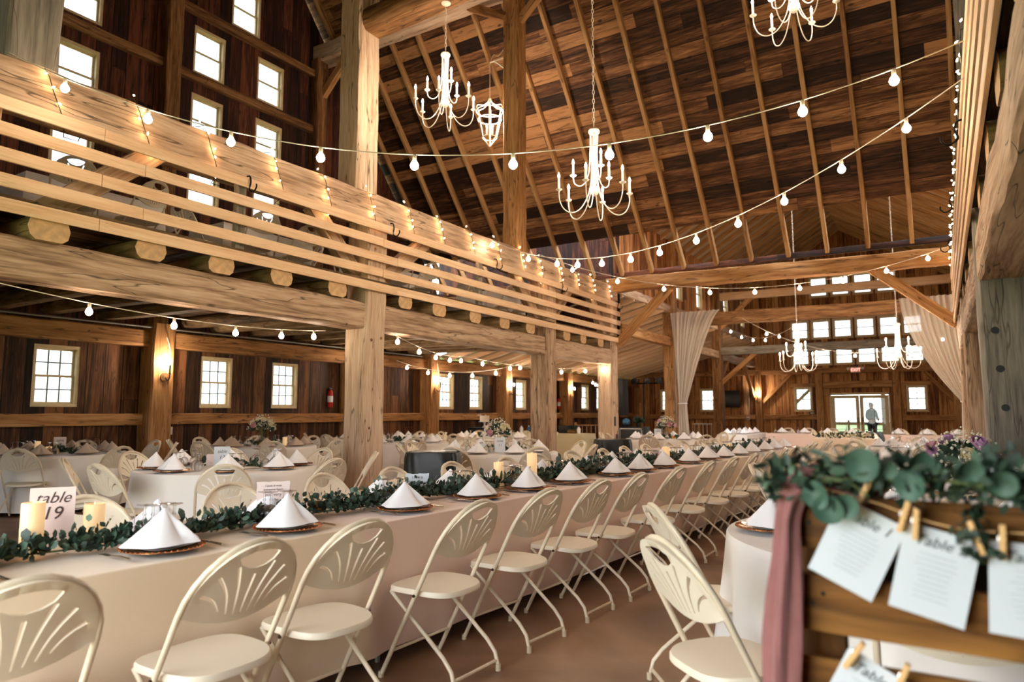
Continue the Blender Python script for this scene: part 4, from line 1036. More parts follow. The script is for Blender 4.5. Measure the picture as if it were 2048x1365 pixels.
chandelier(-.70, 16.1, 2.22, 7.1, 'small-looking chandelier ahead of the end windows, by the draped curtain', watt=CHAND_W * .6)
# wire lantern on its bracket
t = thing('cage_lantern', 'ornate white wire lantern hung from a post bracket under the roof', 'lantern', (-7.33, 10.85, 6.6))
f = bmesh.new()
for k in range(6):
    a = 2 * math.pi * k / 6; c_, s_ = math.cos(a), math.sin(a)
    tube(f, [(r * c_, r * s_, z) for r, z in ((.02, .0), (.10, .12), (.15, .17), (.27, .72), (.30, .74))], .010, 6)
    tube(f, [(v.x * c_, v.x * s_, v.y) for v in catmull([(.30, .74, 0), (.26, .80, 0), (.14, .82, 0), (.05, .90, 0), (.02, .98, 0)], 4)], .010, 6)
for r, z in ((.15, .17), (.235, .55), (.27, .72)): tube(f, [(r * math.cos(2 * math.pi * k / 24), r * math.sin(2 * math.pi * k / 24), z) for k in range(24)], .009, 6, closed=True)
obj('cage', f, 'whitemetal', t)
for k in range(3):
    a = 2 * math.pi * k / 3; obj('candle_sleeve', LA([(.014, 0), (.014, .14), (0, .142)], 10, x0=.07 * math.cos(a), y0=.07 * math.sin(a), z0=.24), 'sleeve', t); obj('candle_bulb', LA([(.005, 0), (.013, .02), (0, .06)], 10, x0=.07 * math.cos(a), y0=.07 * math.sin(a), z0=.38), 'flame', t)
obj('chain', T([(0, 0, .97), (0, 0, 1.72)], .006, 5), 'whitemetal', t)
obj('bracket', T([(0, 0, 1.74), (.42, 0, 1.74), (.42, 0, 1.45), (.12, 0, 1.74)], .014, 6), 'whitemetal', t)
obj('cord', T(catmull([(0, 0, 1.7), (.08, 0, 1.88), (.2, 0, 1.82), (.40, 0, 2.0)], 5), .006, 5), 'wire', t)
ld = bpy.data.lights.new('lamp', 'POINT'); ld.energy = CHAND_W * .5; ld.color = WARM; ld.shadow_soft_size = .1; lo = bpy.data.objects.new('lamp', ld); COL.objects.link(lo); lo.parent = t; lo.location = (0, 0, .45)

# ------------------------------------------------------------------ string lights
bulb_me = None
def strand(P0, P1, sag, fs, label, r=.030):
    P0, P1 = Vector(P0), Vector(P1); t = thing('string_light', label, 'string light', P0)
    q = lambda f_: (P1 - P0) * f_ + Vector((0, 0, -4 * sag * f_ * (1 - f_)))
    obj('cord', T([q(k / 40) for k in range(41)], .005, 5), 'wire', t)
    for f_ in fs:
        p = q(f_)
        s = obj('socket', LA([(0, 0), (.012, 0), (.016, -.012), (.016, -.045), (0, -.045)], 10), 'whitemetal', t); s.location = p
        b_ = obj('bulb', LA([(.012, -.044), (.016, -.05), (r * .8, -.066), (r, -.085), (r * .85, -.105), (r * .45, -.118), (0, -.121)], 12), 'bulb', s)
    return t
strand((XF - .0, 2.4, 4.40), (XR - .04, 5.56, 3.94), .88, [.076, .178, .275, .375, .475, .576, .671, .765, .853, .936], 'string of round bulbs swagged across in front of the lowest chandelier', .034)
strand((-6.5, 9.64, 4.32), (XR - .04, 5.99, 3.85), .78, [.01, .168, .274, .341, .413, .489, .558, .635, .712, .786, .865, .941], 'string of round bulbs rising from the loft rail to the pegs on the east loft', .034)
strand((-6.5, 11.39, 4.40), (XR - .04, 13.51, 4.14), .70, [.09, .211, .331, .446, .555, .661, .761, .858, .949], 'string of round bulbs just ahead of the plate below the rafters', .034)
strand((-6.2, 24.0, 4.3), (-2.9, 20.2, 4.1), .55, [.05, .2, .35, .5, .66, .82], 'short string of bulbs in the wing by the gathered curtain', .034)
strand((-4.5, 19.0, 3.9), (.4, 20.5, 3.4), .75, [.12, .26, .40, .54, .68, .82, .94], 'string of bulbs in the wing under the dark tie beam', .034)
und = [[(-5.74, 2.26), (-6.49, 3.24), (-7.17, 4.34), (-7.43, 5.31), (-7.22, 5.96), (-6.66, 6.3)], [(-6.65, 7.7), (-7.37, 9.39), (-7.73, 10.78), (-7.29, 11.2), (-6.59, 11.6)]]
strand((-6.62, 2.0, 2.47), (-7.2, 6.6, 2.46), .13, [.08, .28, .48, .66, .82, .95], 'string of bulbs under the loft beside the fire extinguisher window bay', .032)
strand((-6.62, 7.2, 2.50), (-8.4, 11.6, 2.50), .12, [.1, .32, .52, .72, .9], 'string of bulbs under the loft above table eleven', .032)
strand((-8.4, 11.6, 2.50), (-6.7, 15.0, 2.45), .15, [.1, .28, .46, .64, .82, .95], 'string of bulbs under the loft before the cake table', .032)
strand((-10.6, 11.9, 2.52), (-7.0, 12.2, 2.45), .28, [.08, .24, .40, .56, .72, .88], 'low swag of bulbs under the loft in front of the far windows', .032)
strand((-6.8, 15.4, 2.5), (-9.8, 20.5, 2.5), .3, [.1, .25, .4, .55, .7, .85], 'string of bulbs in the aisle beyond the last loft post', .032)

def fairy(xc, y0, y1, label, n=15, hang=True):
    t = thing('fairy_light_string', label, 'fairy lights', (xc, y0, 4.18)); hw, hh = .205, .225
    path = []; bulbs = []
    L_ = y1 - y0; sg = 1 if xc < -3 else -1
    for k in range(n):
        yb = L_ * (k + .5) / n; j = random.uniform(-.06, .06)
        loop = [(-hw, -hh, 0), (-hw, hh, .12), (hw, hh, .3), (hw + .012, hh * .5, .36), (hw + .012, 0, .40), (hw + .012, -hh * .6, .46), (hw * .9, -hh - .01, .52), (-hw, -hh, .7)]
        for x, z, dy in loop: path.append(Vector((sg * x, yb + (dy - .35) * L_ / n * 1.2 + j, z)))
        for x, z, dy in ((hw, hh + .02, .26), (hw + .03, hh * .6, .35), (hw + .03, hh * .05, .39), (hw + .03, -hh * .45, .44), (hw, -hh - .03, .50), (hw * .6, -hh - .03, .56)):
            bulbs.append((sg * (x + random.uniform(-.01, .01)), yb + (dy - .35 + random.uniform(-.05, .05)) * L_ / n * 1.2 + j, z + random.uniform(-.02, .02)))
    obj('cord', T(path, .0045, 5), 'greenwire', t)
    for p in bulbs[:98]:
        b_ = obj('fairy_bulb', LA([(.004, -.008), (.008, 0), (.007, .012), (0, .024)], 6), 'fairy', t, smooth=True); b_.location = p; b_.rotation_euler = (random.uniform(-1, 1), random.uniform(-1, 1), 0)
fairy(BX, 2.3, 15.2, 'dark green fairy light cord spiralling round the window-wall rail beam', 16)
fairy(BR, 6.0, 15.2, 'fairy light cord winding round the east loft rail beam', 14)
for k, (x, y, z, s) in enumerate([(XF + .05, 4.79, 3.98, 1), (XF + .05, 7.19, 4.0, 1), (XF + .05, 9.88, 4.0, 1), (XF + .05, 12.35, 3.98, 1), (XF + .05, 15.2, 3.98, 1), (XR - .05, 6.76, 3.78, -1), (XR - .05, 9.89, 3.98, -1), (XR - .05, 12.4, 3.98, -1)]):
    o = obj('iron_hook', T(catmull([(-s * .02, 0, .03), (s * .03, 0, .02), (s * .05, 0, -.05), (s * .03, 0, -.13), (s * .10, 0, -.17), (s * .15, 0, -.13), (s * .15, 0, -.09)], 4), .009, 6), 'iron')
    o.location = (x, y, z); tag(o, 'black iron hook screwed to the %s rail, %s along from the camera end' % ('window-wall' if s > 0 else 'east loft', ORD[k if s > 0 else k - 5]), 'hook', 'iron rail hooks')

# ------------------------------------------------------------------ curtains
def curtain(xl, xr, tx, zt, tz, y, label, mirror=False, hw=.11):
    bm = bmesh.new(); nu, nv = 90, 40; rows = []
    for j in range(nv + 1):
        v = j / nv; z = zt + (0.02 - zt) * v; fz = (zt - tz) / (zt - .02)
        if v < fz:
            k = v / fz; kk = k ** (1.0); sway = 1 - k
            e = 1 - (1 - k) ** 1.6 if False else k
            a = xl + (tx - hw - xl) * (k ** (.9 if not mirror else 1.7)); b_ = xr + (tx + hw - xr) * (k ** (.9 if mirror else .72) if not mirror else k ** .95)
        else:
            k = (v - fz) / (1 - fz); a = tx - hw - .06 * k; b_ = tx + hw + .10 * k
        row = []
        for i in range(nu + 1):
            u = i / nu; x = a + (b_ - a) * u
            amp = .045 + .02 * math.sin(v * 3); wv = math.sin(u * 2 * math.pi * 11 + 1.3 * math.sin(v * 2.2)) * amp * (.35 + .65 * min(1, abs((b_ - a)) / .8)) + .03 * math.sin(u * 2 * math.pi * 4.3 + v * 2)
            row.append(bm.verts.new((x, y + wv, z)))
        rows.append(row)
    for a, b_ in zip(rows, rows[1:]):
        for i in range(nu): bm.faces.new((a[i], a[i + 1], b_[i + 1], b_[i]))
    t = thing('sheer_curtain', label, 'curtain', (0, 0, 0)); obj('drape', bm, 'voile', t)
    ring = T([(tx + (hw + .02) * math.cos(2 * math.pi * k / 16), y + .07 * math.sin(2 * math.pi * k / 16), tz + .0) for k in range(16)], .014, 6, closed=True); obj('tieback', ring, 'cloth', t)
curtain(XF + .10, -5.09, -6.2, 4.18, 1.58, 18.95, 'sheer white curtain gathered in at its tie, hung from the dark tie beam')
curtain(-.75, XR + .28, .50, 4.10, 1.58, 18.95, 'sheer white curtain draped wide from the dark tie beam by the east loft', mirror=True)

# ------------------------------------------------------------------ wall fittings
def sconce(x, y, z, rz, label):
    """local +X leaves the wall"""
    t = thing('wall_sconce', label, 'sconce', (x, y, z), rz)
    d = LA([(0, 0), (.085, 0), (.085, .03), (0, .03)], 20); bmesh.ops.rotate(d, verts=d.verts, matrix=Matrix.Rotation(R(90), 3, 'Y'), cent=(0, 0, 0)); obj('wood_disc', d, 'brown', t)
    obj('arm', T(catmull([(.02, 0, 0), (.10, 0, -.05), (.16, 0, 0), (.16, 0, .06)], 5), .009, 6), 'iron', t)
    obj('candle_sleeve', LA([(.022, 0), (.022, .015), (.014, .02), (.014, .17), (0, .17)], 12, x0=.16, z0=.06), 'iron', t)
    obj('candle_bulb', LA([(.006, 0), (.017, .02), (.014, .05), (0, .085)], 10, x0=.16, z0=.23), 'flame', t)
    obj('cord', T(catmull([(.02, .02, .05), (.04, .06, .3), (.03, .05, .55), (.06, -.03, .72)], 5), .008, 5), 'wire', t)
    ld = bpy.data.lights.new('lamp', 'POINT'); ld.energy = 4; ld.color = WARM; ld.shadow_soft_size = .03; lo = bpy.data.objects.new('lamp', ld); COL.objects.link(lo); lo.parent = t; lo.location = (.18, 0, .30)
xs = XW + .43
for y, lb in ((7.05, 'candle sconce with cord on the first wall post, between window bays'), (11.88, 'candle sconce on the wall post beside the fire extinguisher'), (14.82, 'candle sconce on the wall post seen just past the big loft post'), (18.64, 'candle sconce on the wall post above the cake side'), (22.92, 'candle sconce on the wall post deep in the aisle')):
    sconce(xs, y, 1.95, 0, lb)
sconce(-6.45, YI - .14, 1.85, -R(90), 'candle sconce glowing on the end wall corner post')
for y, lb in ((11.28, 'red fire extinguisher hanging beside the wall post by the second window pair'), (22.55, 'small red fire extinguisher on the wall deep in the aisle')):
    t = thing('fire_extinguisher', lb, 'fire extinguisher', (XW + .12, y, 1.45))
    obj('cylinder_body', LA([(0, 0), (.055, 0), (.065, .02), (.065, .34), (.05, .38), (.02, .41), (0, .41)], 20), 'red', t)
    obj('label_band', LA([(.0655, .12), (.0655, .26)], 20), 'paper', t); obj('valve', B(-.03, .03, -.05, .02, .41, .45, bev=.005), 'black', t)
    obj('hose', T(catmull([(0, .03, .43), (.0, .10, .36), (.0, .09, .12), (0, .075, .05)], 5), .009, 6), 'black', t); obj('wall_bracket', B(-.07, -.12, -.03, .03, .1, .34), 'iron', t)
t = thing('exit_sign', 'lit exit sign with two lamp heads over the glass doors', 'sign', (-2.77, YI - .13, 2.98))
obj('housing', B(-.17, .17, -.03, .02, -.11, .11, bev=.01), 'box', t); text('lettering', 'EXIT', .17, (0, -.034, -.005), (R(90), 0, 0), 'exit', t, 0)
for s in (-1, 1): o = obj('lamp_head', LA([(0, 0), (.05, 0), (.06, .06), (0, .06)], 16), 'box', t); o.location = (s * .25, -.04, .03); o.rotation_euler = (R(70), 0, 0)
def pipe(name, pts, label, r=.012): o = obj(name, T(pts, r, 8), 'conduit'); return tag(o, label, 'pipe')
pipe('conduit_pipe', [(XW + .36, 0, 2.84), (XW + .36, 14.3, 2.84)], 'galvanised conduit along the top of the window-wall beam', .018)
pipe('conduit_pipe', [(-6.42, 19.05, 4.7), (-6.42, 19.05, .9)], 'conduit running down the wing post behind the gathered curtain', .016)
pipe('conduit_pipe', [(-6.95, YI - .14, 2.6), (-6.95, YI - .14, 1.15)], 'twin conduit dropping to the outlet box, first of two', .015)
pipe('conduit_pipe', [(-6.83, YI - .14, 2.6), (-6.83, YI - .14, 1.15)], 'twin conduit dropping to the outlet box, the one by the corner post', .015)
pipe('conduit_pipe', [(-4.4, YI - .14, 2.7), (-4.4, YI - .14, .3)], 'thin conduit beside the post next to the glass doors', .012)
for loc, lb in (((-6.89, YI - .16, 1.08), 'ivory double outlet box at the foot of the twin conduits'), ((XW + .25, 7.30, 1.0), 'ivory outlet box on the side of the first wall post'), ((-4.4, YI - .16, 1.35), 'ivory switch box on the thin conduit by the doors')):
    t = thing('outlet_box', lb, 'outlet', loc); obj('casing', B(-.06, .06, -.03, .03, -.07, .07, bev=.006), 'box', t)
    for s in (-1, 1): obj('socket_face', B(-.045, -.008, -.033, -.029, -.03, .03) if s < 0 else B(.008, .045, -.033, -.029, -.03, .03), 'black', t)

# ------------------------------------------------------------------ things on the long table
card('table_sign', .165, .245, [('table', .066, .200, 'ink', .35), ('19', .075, .135, 'ink', .2)], LT(1.24, .60, TOP + .004), R(62), 'blush card reading table nineteen behind two pillar candles', 'sign', 'blushpaper')
card('table_sign', .10, .16, [('table', .034, .125, 'midink', .35), ('15', .05, .085, 'midink', .2)], LT(7.35, .48, TOP + .004), R(34), 'small blush card reading table fifteen between glowing candles', 'sign', 'blushpaper')
card('table_sign', .10, .16, [('table', .034, .125, 'midink', .35), ('15', .05, .085, 'midink', .2)], LT(4.55, .50, TOP + .004), R(75), 'narrow card turned edgewise between two pillar candles', 'sign', 'blushpaper')
card('note_card', .17, .15, [('I love it wen', .017, .127, 'ink', .1), ('someone loves', .017, .107, 'ink', .1), ('you very', .024, .080, 'ink', .1), ('mucho', .020, .053, 'ink', .1), ('Angy', .020, .030, 'ink', .1)], LT(2.28, .52, TOP + .045), R(50), 'ragged card with a child handwritten love quote, beside the goblets', 'card', 'blushpaper', ragged=True)
card('note_card', .155, .125, [('Love is', .026, .100, 'ink', .1), ('hugs', .028, .065, 'ink', .1), ('-  D', .020, .032, 'ink', .1)], LT(3.42, .52, TOP + .03), R(42), 'ragged card handwritten Love is hugs, leaning in the garland', 'card', 'paper', ragged=True)
card('note_card', .13, .13, [], LT(6.62, .5, TOP + .03), R(34), 'blank-backed ragged card beyond the bushy middle garland', 'card', 'blushpaper', ragged=True)
for k, (s, q, h, r) in enumerate([(1.13, .49, .205, .042), (1.42, .62, .16, .042), (4.30, .48, .18, .040), (4.62, .55, .13, .026), (4.68, .42, .235, .042), (7.25, .36, .09, .042), (7.50, .42, .17, .042), (9.9, .45, .12, .04)]):
    candle(*LT(s, q)[:2], h, r, ('tall pillar candle in front of the table nineteen card', 'short pillar candle beside the table nineteen card', 'pillar candle on the camera side of the edgewise card', 'thin short pillar candle between the bigger two', 'tallest pillar candle just past the edgewise card', 'short pillar candle by the table fifteen card', 'tall pillar candle behind the table fifteen card', 'pillar candle near the end-door half of the long table')[k])
for k, (s, q) in enumerate([(2.55, .48), (3.2, .52), (5.0, .52), (5.45, .40), (8.4, .45)]): votive(*LT(s, q)[:2], 'gold mercury votive cup in the long garland, %s from the camera' % ORD[k], 'votive cups in the long garland')
gp = lambda a, b_, q=.40: [LT(a + (b_ - a) * f, q + .05 * math.sin(f * 7 + a), TOP) for f in (0, .2, .4, .6, .8, 1)]
garland('garland', gp(.55, 2.35, .42), .06, 620, 'eucalyptus garland on the first section of the long table, under the nineteen card')
garland('garland', gp(2.35, 3.6, .44), .085, 1100, 'dense eucalyptus garland by the love quote card', (.022, .04))
garland('garland', gp(3.6, 5.0, .42), .075, 460, 'eucalyptus garland round the three pillar candles', (.035, .06))
garland('garland', gp(5.0, 6.9, .42), .095, 520, 'bushy middle garland with long leaves on the long table', (.035, .06))
garland('garland', gp(6.9, 9.4, .42), .065, 300, 'loose garland beyond the table fifteen card', (.035, .06))
garland('garland', gp(9.4, 12.0, .42), .065, 200, 'sparse garland at the end-door end of the long table', (.04, .07))
# centrepieces
bouquet(B_[0] + .05, B_[1] - .05, 'bouquet of blush roses and filler blossom on table eleven', 1.15, seed=3)
bouquet(D_[0] + .1, D_[1] - .1, 'domed bouquet of white roses on the tan-napkin table by the windows', 1.3, seed=5, rosecols=('rose', 'rose', 'pink'))
bouquet(H_[0], H_[1], 'pink and cream bouquet in front of the gathered curtain', 1.2, seed=7, rosecols=('pink', 'rose'))
bouquet(.10, 6.0, 'large loose bouquet of lilac blossom and cream roses by the table twelve card', 1.4, z=TOP + .02, vase=False, seed=9, rosecols=('lilac', 'rose', 'lilac', 'pink'))
def sgn(x, y, rz, num, lab, w_=.155, h_=.21, pp='paper'): card('table_sign', w_, h_, [('table', .046, h_ * .76, 'midink', .35), (num, .055, h_ * .47, 'midink', .2)], (x, y, TOP + .003), rz, lab, 'sign', pp)
sgn(A_[0] + .05, A_[1] - .12, R(50), '13', 'white card reading table thirteen on its round table')
sgn(B_[0] + .28, B_[1] - .35, R(34), '11', 'white card reading table eleven under the blush bouquet')
sgn(Cc[0] - .15, Cc[1] + .1, R(62), '9', 'tan card reading table nine at the window side', pp='blushpaper')
sgn(.32, 5.85, R(-6), '12', 'white card reading table twelve beside the lilac bouquet')
sgn(G_[0], G_[1] - .2, R(10), '', 'plain white card standing edgewise on the table before the cake')
sgn(H_[0] - .1, H_[1] - .25, R(20), '', 'white card standing by the bouquet near the curtain')
for (x, y), who in ((A_, 'table thirteen'), (B_, 'table eleven'), (Cc, 'table nine'), (D_, 'the white rose table'), (F_, 'the table behind the bin'), (G_, 'the table before the cake'), (H_, 'the table by the curtain'), ((.02, 6.4), 'table twelve')):
    garland('garland', [(x - .35, y - .1, TOP), (x - .1, y + .06, TOP), (x + .15, y - .04, TOP), (x + .38, y + .1, TOP)], .05, 160, 'greenery sprig across ' + who, (.04, .075), group=None)
    votive(x + .22, y - .2, 'gold votive cup standing on ' + who, 'round table votives')
card('note_card', .13, .12, [], (A_[0] - .2, A_[1] - .05, TOP + .003), R(50), 'tan ragged card behind the table thirteen card', 'card', 'blushpaper', ragged=True)
card('note_card', .15, .12, [], (B_[0] - .05, B_[1] - .35, TOP + .003), R(40), 'white ragged card beside the table eleven card', 'card', 'paper', ragged=True)
for x, y, h, lb in ((Cc[0] - .35, Cc[1] - .1, .15, 'glowing pillar candle behind the table nine card'), (Cc[0] + .1, Cc[1] - .15, .09, 'short glowing candle beside the table nine card'), (D_[0] + .45, D_[1] + .1, .14, 'glowing pillar candle beside the white rose bouquet'), (G_[0] - .3, G_[1] - .2, .12, 'candle on the table before the cake')): candle(x, y, h, .038, lb)

# ------------------------------------------------------------------ bins
def bin_(x, y, rz, label):
    t = thing('trash_bin', label, 'trash bin', (x, y, 0), rz)
    b_ = bmesh.new(); rings = []
    for z, w_, d in ((0, .23, .20), (.10, .24, .21), (.78, .29, .25), (.80, .30, .26)):
        ring = []
        for k in range(24):
            a = 2 * math.pi * k / 24; e = .5; ring.append(b_.verts.new((math.copysign(abs(math.cos(a)) ** e, math.cos(a)) * w_, math.copysign(abs(math.sin(a)) ** e, math.sin(a)) * d, z)))
        rings.append(ring)
    for a, c_ in zip(rings, rings[1:]):
        for j in range(24): b_.faces.new((a[j], a[(j + 1) % 24], c_[(j + 1) % 24], c_[j]))
    b_.faces.new(rings[0][::-1]); obj('bin_body', b_, 'black', t)
    l = bmesh.new(); rings = []; n = 72
    for z, k_ in ((.70, .985), (.845, 1.0), (.865, 1.02), (.80, 1.06), (.66, 1.08), (.52, 1.075), (.42, 1.06)):
        ring = []
        for k in range(n):
            a = 2 * math.pi * k / n; e = .5; q = 1 + .022 * math.sin(a * 13 + z * 9) * (1 if z < .84 else .2) + random.uniform(-.008, .008)
            ring.append(l.verts.new((math.copysign(abs(math.cos(a)) ** e, math.cos(a)) * .30 * k_ * q, math.copysign(abs(math.sin(a)) ** e, math.sin(a)) * .26 * k_ * q, z + (.03 * noise.noise(Vector((a * 2, z, 3))) if z < .84 else 0))))
        rings.append(ring)
    for a, c_ in zip(rings, rings[1:]):
        for j in range(n): l.faces.new((a[j], a[(j + 1) % n], c_[(j + 1) % n], c_[j]))
    obj('bin_liner', l, 'bag', t)
    obj('bin_lid', B(-.27, .27, -.23, .23, .845, .875, bev=.02), 'black', t)
bin_(-5.15, 6.45, R(30), 'big black trash bin with a shiny liner beside the pale loft post')
bin_(-4.85, 11.0, R(30), 'black trash bin behind table eleven, beyond the mortised post')

# ------------------------------------------------------------------ buffet, cake, head tables
BT = dict(z=.745)
folding_table('buffet_table', -9.5, 17.2, 0, 2.4, .76, 'buffet table beneath the pale yellow cloth')
cloth_rect(-9.5, 17.2, 0, 2.42, .76, 'pale yellow cloth on the buffet table beyond the round tables', 'yellowcloth', seed=21)
folding_table('cake_table', -11.0, 16.0, 0, 1.2, .7, 'small table under the dark crate and cake')
cloth_rect(-11.0, 16.0, 0, 1.22, .72, 'cream cloth under the dark crate that lifts the cake', 'cream', seed=22)
t = thing('wood_crate', 'dark wooden crate that lifts the cake stand', 'crate', (-11.0, 16.0, .752)); obj('crate_body', B(-.36, .36, -.22, .22, 0, .14, bev=.006), 'blackwood', t); obj('crate_lid', B(-.38, .38, -.24, .24, .14, .16, bev=.004), 'blackwood', t)
t = thing('cake_stand', 'white pedestal cake stand on the dark crate', 'cake stand', (-10.95, 16.0, .914)); obj('pedestal', LA([(0, 0), (.08, 0), (.03, .03), (.02, .10), (.05, .145), (0, .145)], 20), 'china', t); obj('stand_plate', LA([(0, .145), (.17, .15), (.175, .16), (.17, .162), (0, .16)], 28), 'china', t)
t = thing('cake', 'white wedding cake topped with a spray of flowers', 'cake', (-10.95, 16.0, 1.078)); obj('cake_tier', LA([(0, 0), (.13, 0), (.135, .01), (.135, .15), (.128, .16), (0, .16)], 32), 'cake', t)
for k in range(7):
    b_ = bmesh.new(); rose_bm(b_, Vector((0, 0, 0)), random.uniform(.02, .032)); o = obj('cake_flower', b_, ('rose', 'pink', 'lilac')[k % 3], t); o.location = (-.09 + .03 * k * math.cos(k), -.06 + .02 * math.sin(k * 2), .17 + .012 * (k % 3) - .02 * (k == 5))
g = bmesh.new()
for k in range(14): leafbm(g, Vector((-.05, -.05, .17)) + rv() * .04, rv() + Vector((0, 0, .5)), rv(), .04, .02)
obj('foliage', g, 'leaf', t)
for x, y, lb in ((-9.75, 17.2, 'black wooden riser box on the yellow buffet cloth'), (-8.95, 17.25, 'second dark riser box at the aisle end of the buffet')):
    t = thing('riser_box', lb, 'box', (x, y, .752)); obj('box_body', B(-.22, .22, -.16, .16, 0, .20, bev=.006), 'blackwood', t); obj('box_rim', B(-.23, .23, -.17, .17, .19, .21, bev=.003), 'blackwood', t)
bouquet(-9.78, 17.2, 'small bouquet in glass on the black riser box', .8, z=.965, seed=31, rosecols=('pink', 'rose'))
t = thing('potted_plant', 'leafy green plant in a wooden box at the buffet end', 'plant', (-8.75, 17.1, .752)); obj('planter', B(-.12, .12, -.07, .07, 0, .1), 'brown', t); g = bmesh.new()
for k in range(60): leafbm(g, Vector((random.uniform(-.1, .1), random.uniform(-.05, .05), .1)), rv() * .5 + Vector((0, 0, .8)), rv(), .14, .05)
obj('foliage', g, 'leaf', t)
for k, x in enumerate((-10.4, -10.15, -8.55)):
    t = thing('glass_jar', ('white lidded jar at the wall end of the buffet', 'second jar beside the riser box', 'small white bottle at the aisle end of the buffet')[k], 'jar', (x, 17.1, .752)); obj('jar_body', LA([(0, 0), (.05, 0), (.055, .12), (.03, .16), (.03, .18), (0, .18)], 16), 'china' if k != 1 else 'blueglass', t); obj('jar_lid', LA([(.033, .178), (.033, .2), (0, .21)], 14), 'steel', t)
t = thing('chalkboard', 'small chalkboard sign leaning on the wall rail by the last window pair', 'sign', (XW + .26, 18.95, 1.32)); o = obj('board', B(-.01, .01, -.2, .2, 0, .42), 'chalk', t); o.rotation_euler = (0, -.15, 0)
o = obj('board_frame', T([(0, -.2, 0), (0, .2, 0), (-.06, .2, .42), (-.06, -.2, .42)], .014, 5, closed=True), 'brown', t)
# head table group
for k, x in enumerate((-3.0, -.55)):
    folding_table('head_table', x, 20.5, 0, 2.42, .76, 'head table section under blush linen, ' + ('curtain' if k == 0 else 'loft') + ' side')
    cloth_rect(x, 20.5, 0, 2.43, .76, 'blush cloth of the head table, section %s' % ('by the white-covered wing table' if k == 0 else 'behind the lilac bouquet'), 'blush', seed=30 + k)
for k, x in enumerate((-3.9, -3.3, -2.7, -2.1, -1.0, -.35, .3)):
    chair(x, 21.25, math.pi + random.uniform(-.1, .1), 'ivory folding chair behind the head table, %s from the curtain side' % ORD[k], 'head table chairs')
    setting(x, 20.68, math.pi, 'on the head table, %s from the curtain side' % ORD[k], 'head table', far=True, gob=1)
folding_table('wing_table', -4.75, 19.75, R(90), 2.42, .76, 'folding table under white linen joining the head table')
cloth_rect(-4.75, 19.75, R(90), 2.43, .76, 'white cloth on the table beyond the gathered curtain', 'cloth', seed=33)
for k in range(7):
    setting(-4.93 + .36 * (k % 2), 18.75 + .33 * k, R(90) if k % 2 else -R(90), 'on the table beyond the curtain, %s from its camera end' % ORD[k], 'table beyond the curtain', far=True, gob=1)
folding_table('sweetheart_table', -1.9, 17.15, 0, 1.22, .70, 'small table standing alone before the head table')
cloth_rect(-1.9, 17.15, 0, 1.24, .74, 'cream cloth with deep folds on the small table before the head table', 'cream', seed=35, amp=.03)
garland('garland', [(-2.5, 17.05, TOP), (-2.2, 17.0, TOP), (-1.9, 17.05, TOP), (-1.6, 17.0, TOP), (-1.35, 17.08, TOP)], .075, 300, 'greenery with pale blossoms on the small table before the head table', (.05, .08), mat2='rose')
chair(-1.5, 17.95, math.pi, 'ivory folding chair with the slate jacket over its back', None); chair(-2.25, 17.95, math.pi, 'ivory folding chair beside the jacket chair at the small table', None)
chair(-1.0, 15.3, R(70), 'ivory folding chair leaning by the small table before the head table', None)
# jacket draped over the chair back
bm = bmesh.new(); rows = []
for j in range(17):
    v = j / 16; row = []
    for i in range(25):
        u = i / 24 - .5; f_ = (v - .45); z = .90 - abs(f_) * .75 - .06 * (u * 2) ** 2 + .015 * math.sin(u * 20)
        row.append(bm.verts.new((u * (.52 + .10 * abs(f_)), .285 + f_ * .16 + math.copysign(.03, f_) + .015 * math.sin(u * 17 + v * 5), z)))
    rows.append(row)
for a, b_ in zip(rows, rows[1:]):
    for i in range(24): bm.faces.new((a[i], a[i + 1], b_[i + 1], b_[i]))
t = thing('jacket', 'slate grey jacket draped over a chair at the small table', 'jacket', (-1.5, 17.95, 0)); o = obj('jacket_body', bm, 'jacket', t)
mm = o.modifiers.new('thick', 'SOLIDIFY'); mm.thickness = .012
for s in (-1, 1): obj('sleeve', T(catmull([(s * .22, .27, .86), (s * .29, .20, .74), (s * .27, .22, .58), (s * .25, .25, .46)], 5), [.045] * 5 + [.042] * 5 + [.036] * 6, 10), 'jacket', t)

# ------------------------------------------------------------------ music gear and balustrades beyond the last loft post
t = thing('loudspeaker', 'tall black loudspeaker column in the dark aisle corner', 'speaker', (-7.55, 17.6, 0)); obj('cabinet', B(-.2, .2, -.2, .2, 1.25, 2.25, bev=.02), 'speaker', t); obj('pole', T([(0, 0, .3), (0, 0, 1.25)], .018, 8), 'iron', t)
for k in range(3): a = 2.1 * k; obj('leg', T([(0, 0, .5), (.35 * math.cos(a), .35 * math.sin(a), .01)], .012, 6), 'iron', t)
t = thing('light_bar', 'black bar of stage lights high in the dark aisle corner', 'stage light', (-7.15, 18.4, 2.15)); obj('bar', T([(-.35, 0, 0), (.55, 0, 0)], .02, 8), 'iron', t); obj('stand', T([(0, 0, 0), (0, 0, -2.13)], .018, 8), 'iron', t)
for k, x in enumerate((-.2, .15, .45)):
    o = obj('lamp_can', LA([(0, 0), (.07, 0), (.09, .06), (.08, .17), (0, .18)], 16), 'black', t); o.location = (x, -.05, .08); o.rotation_euler = (R(100), 0, .3 * k)
t = thing('equipment_rack', 'black equipment rack with a pale trim frame beside the loft post', 'rack', (-7.0, 17.3, 0)); obj('rack_case', B(-.35, .35, -.25, .25, 0, .95, bev=.01), 'black', t)
obj('trim_frame', T([(-.3, -.26, .55), (.3, -.26, .55), (.3, -.26, .9), (-.3, -.26, .9)], .012, 4, closed=True), 'box', t)
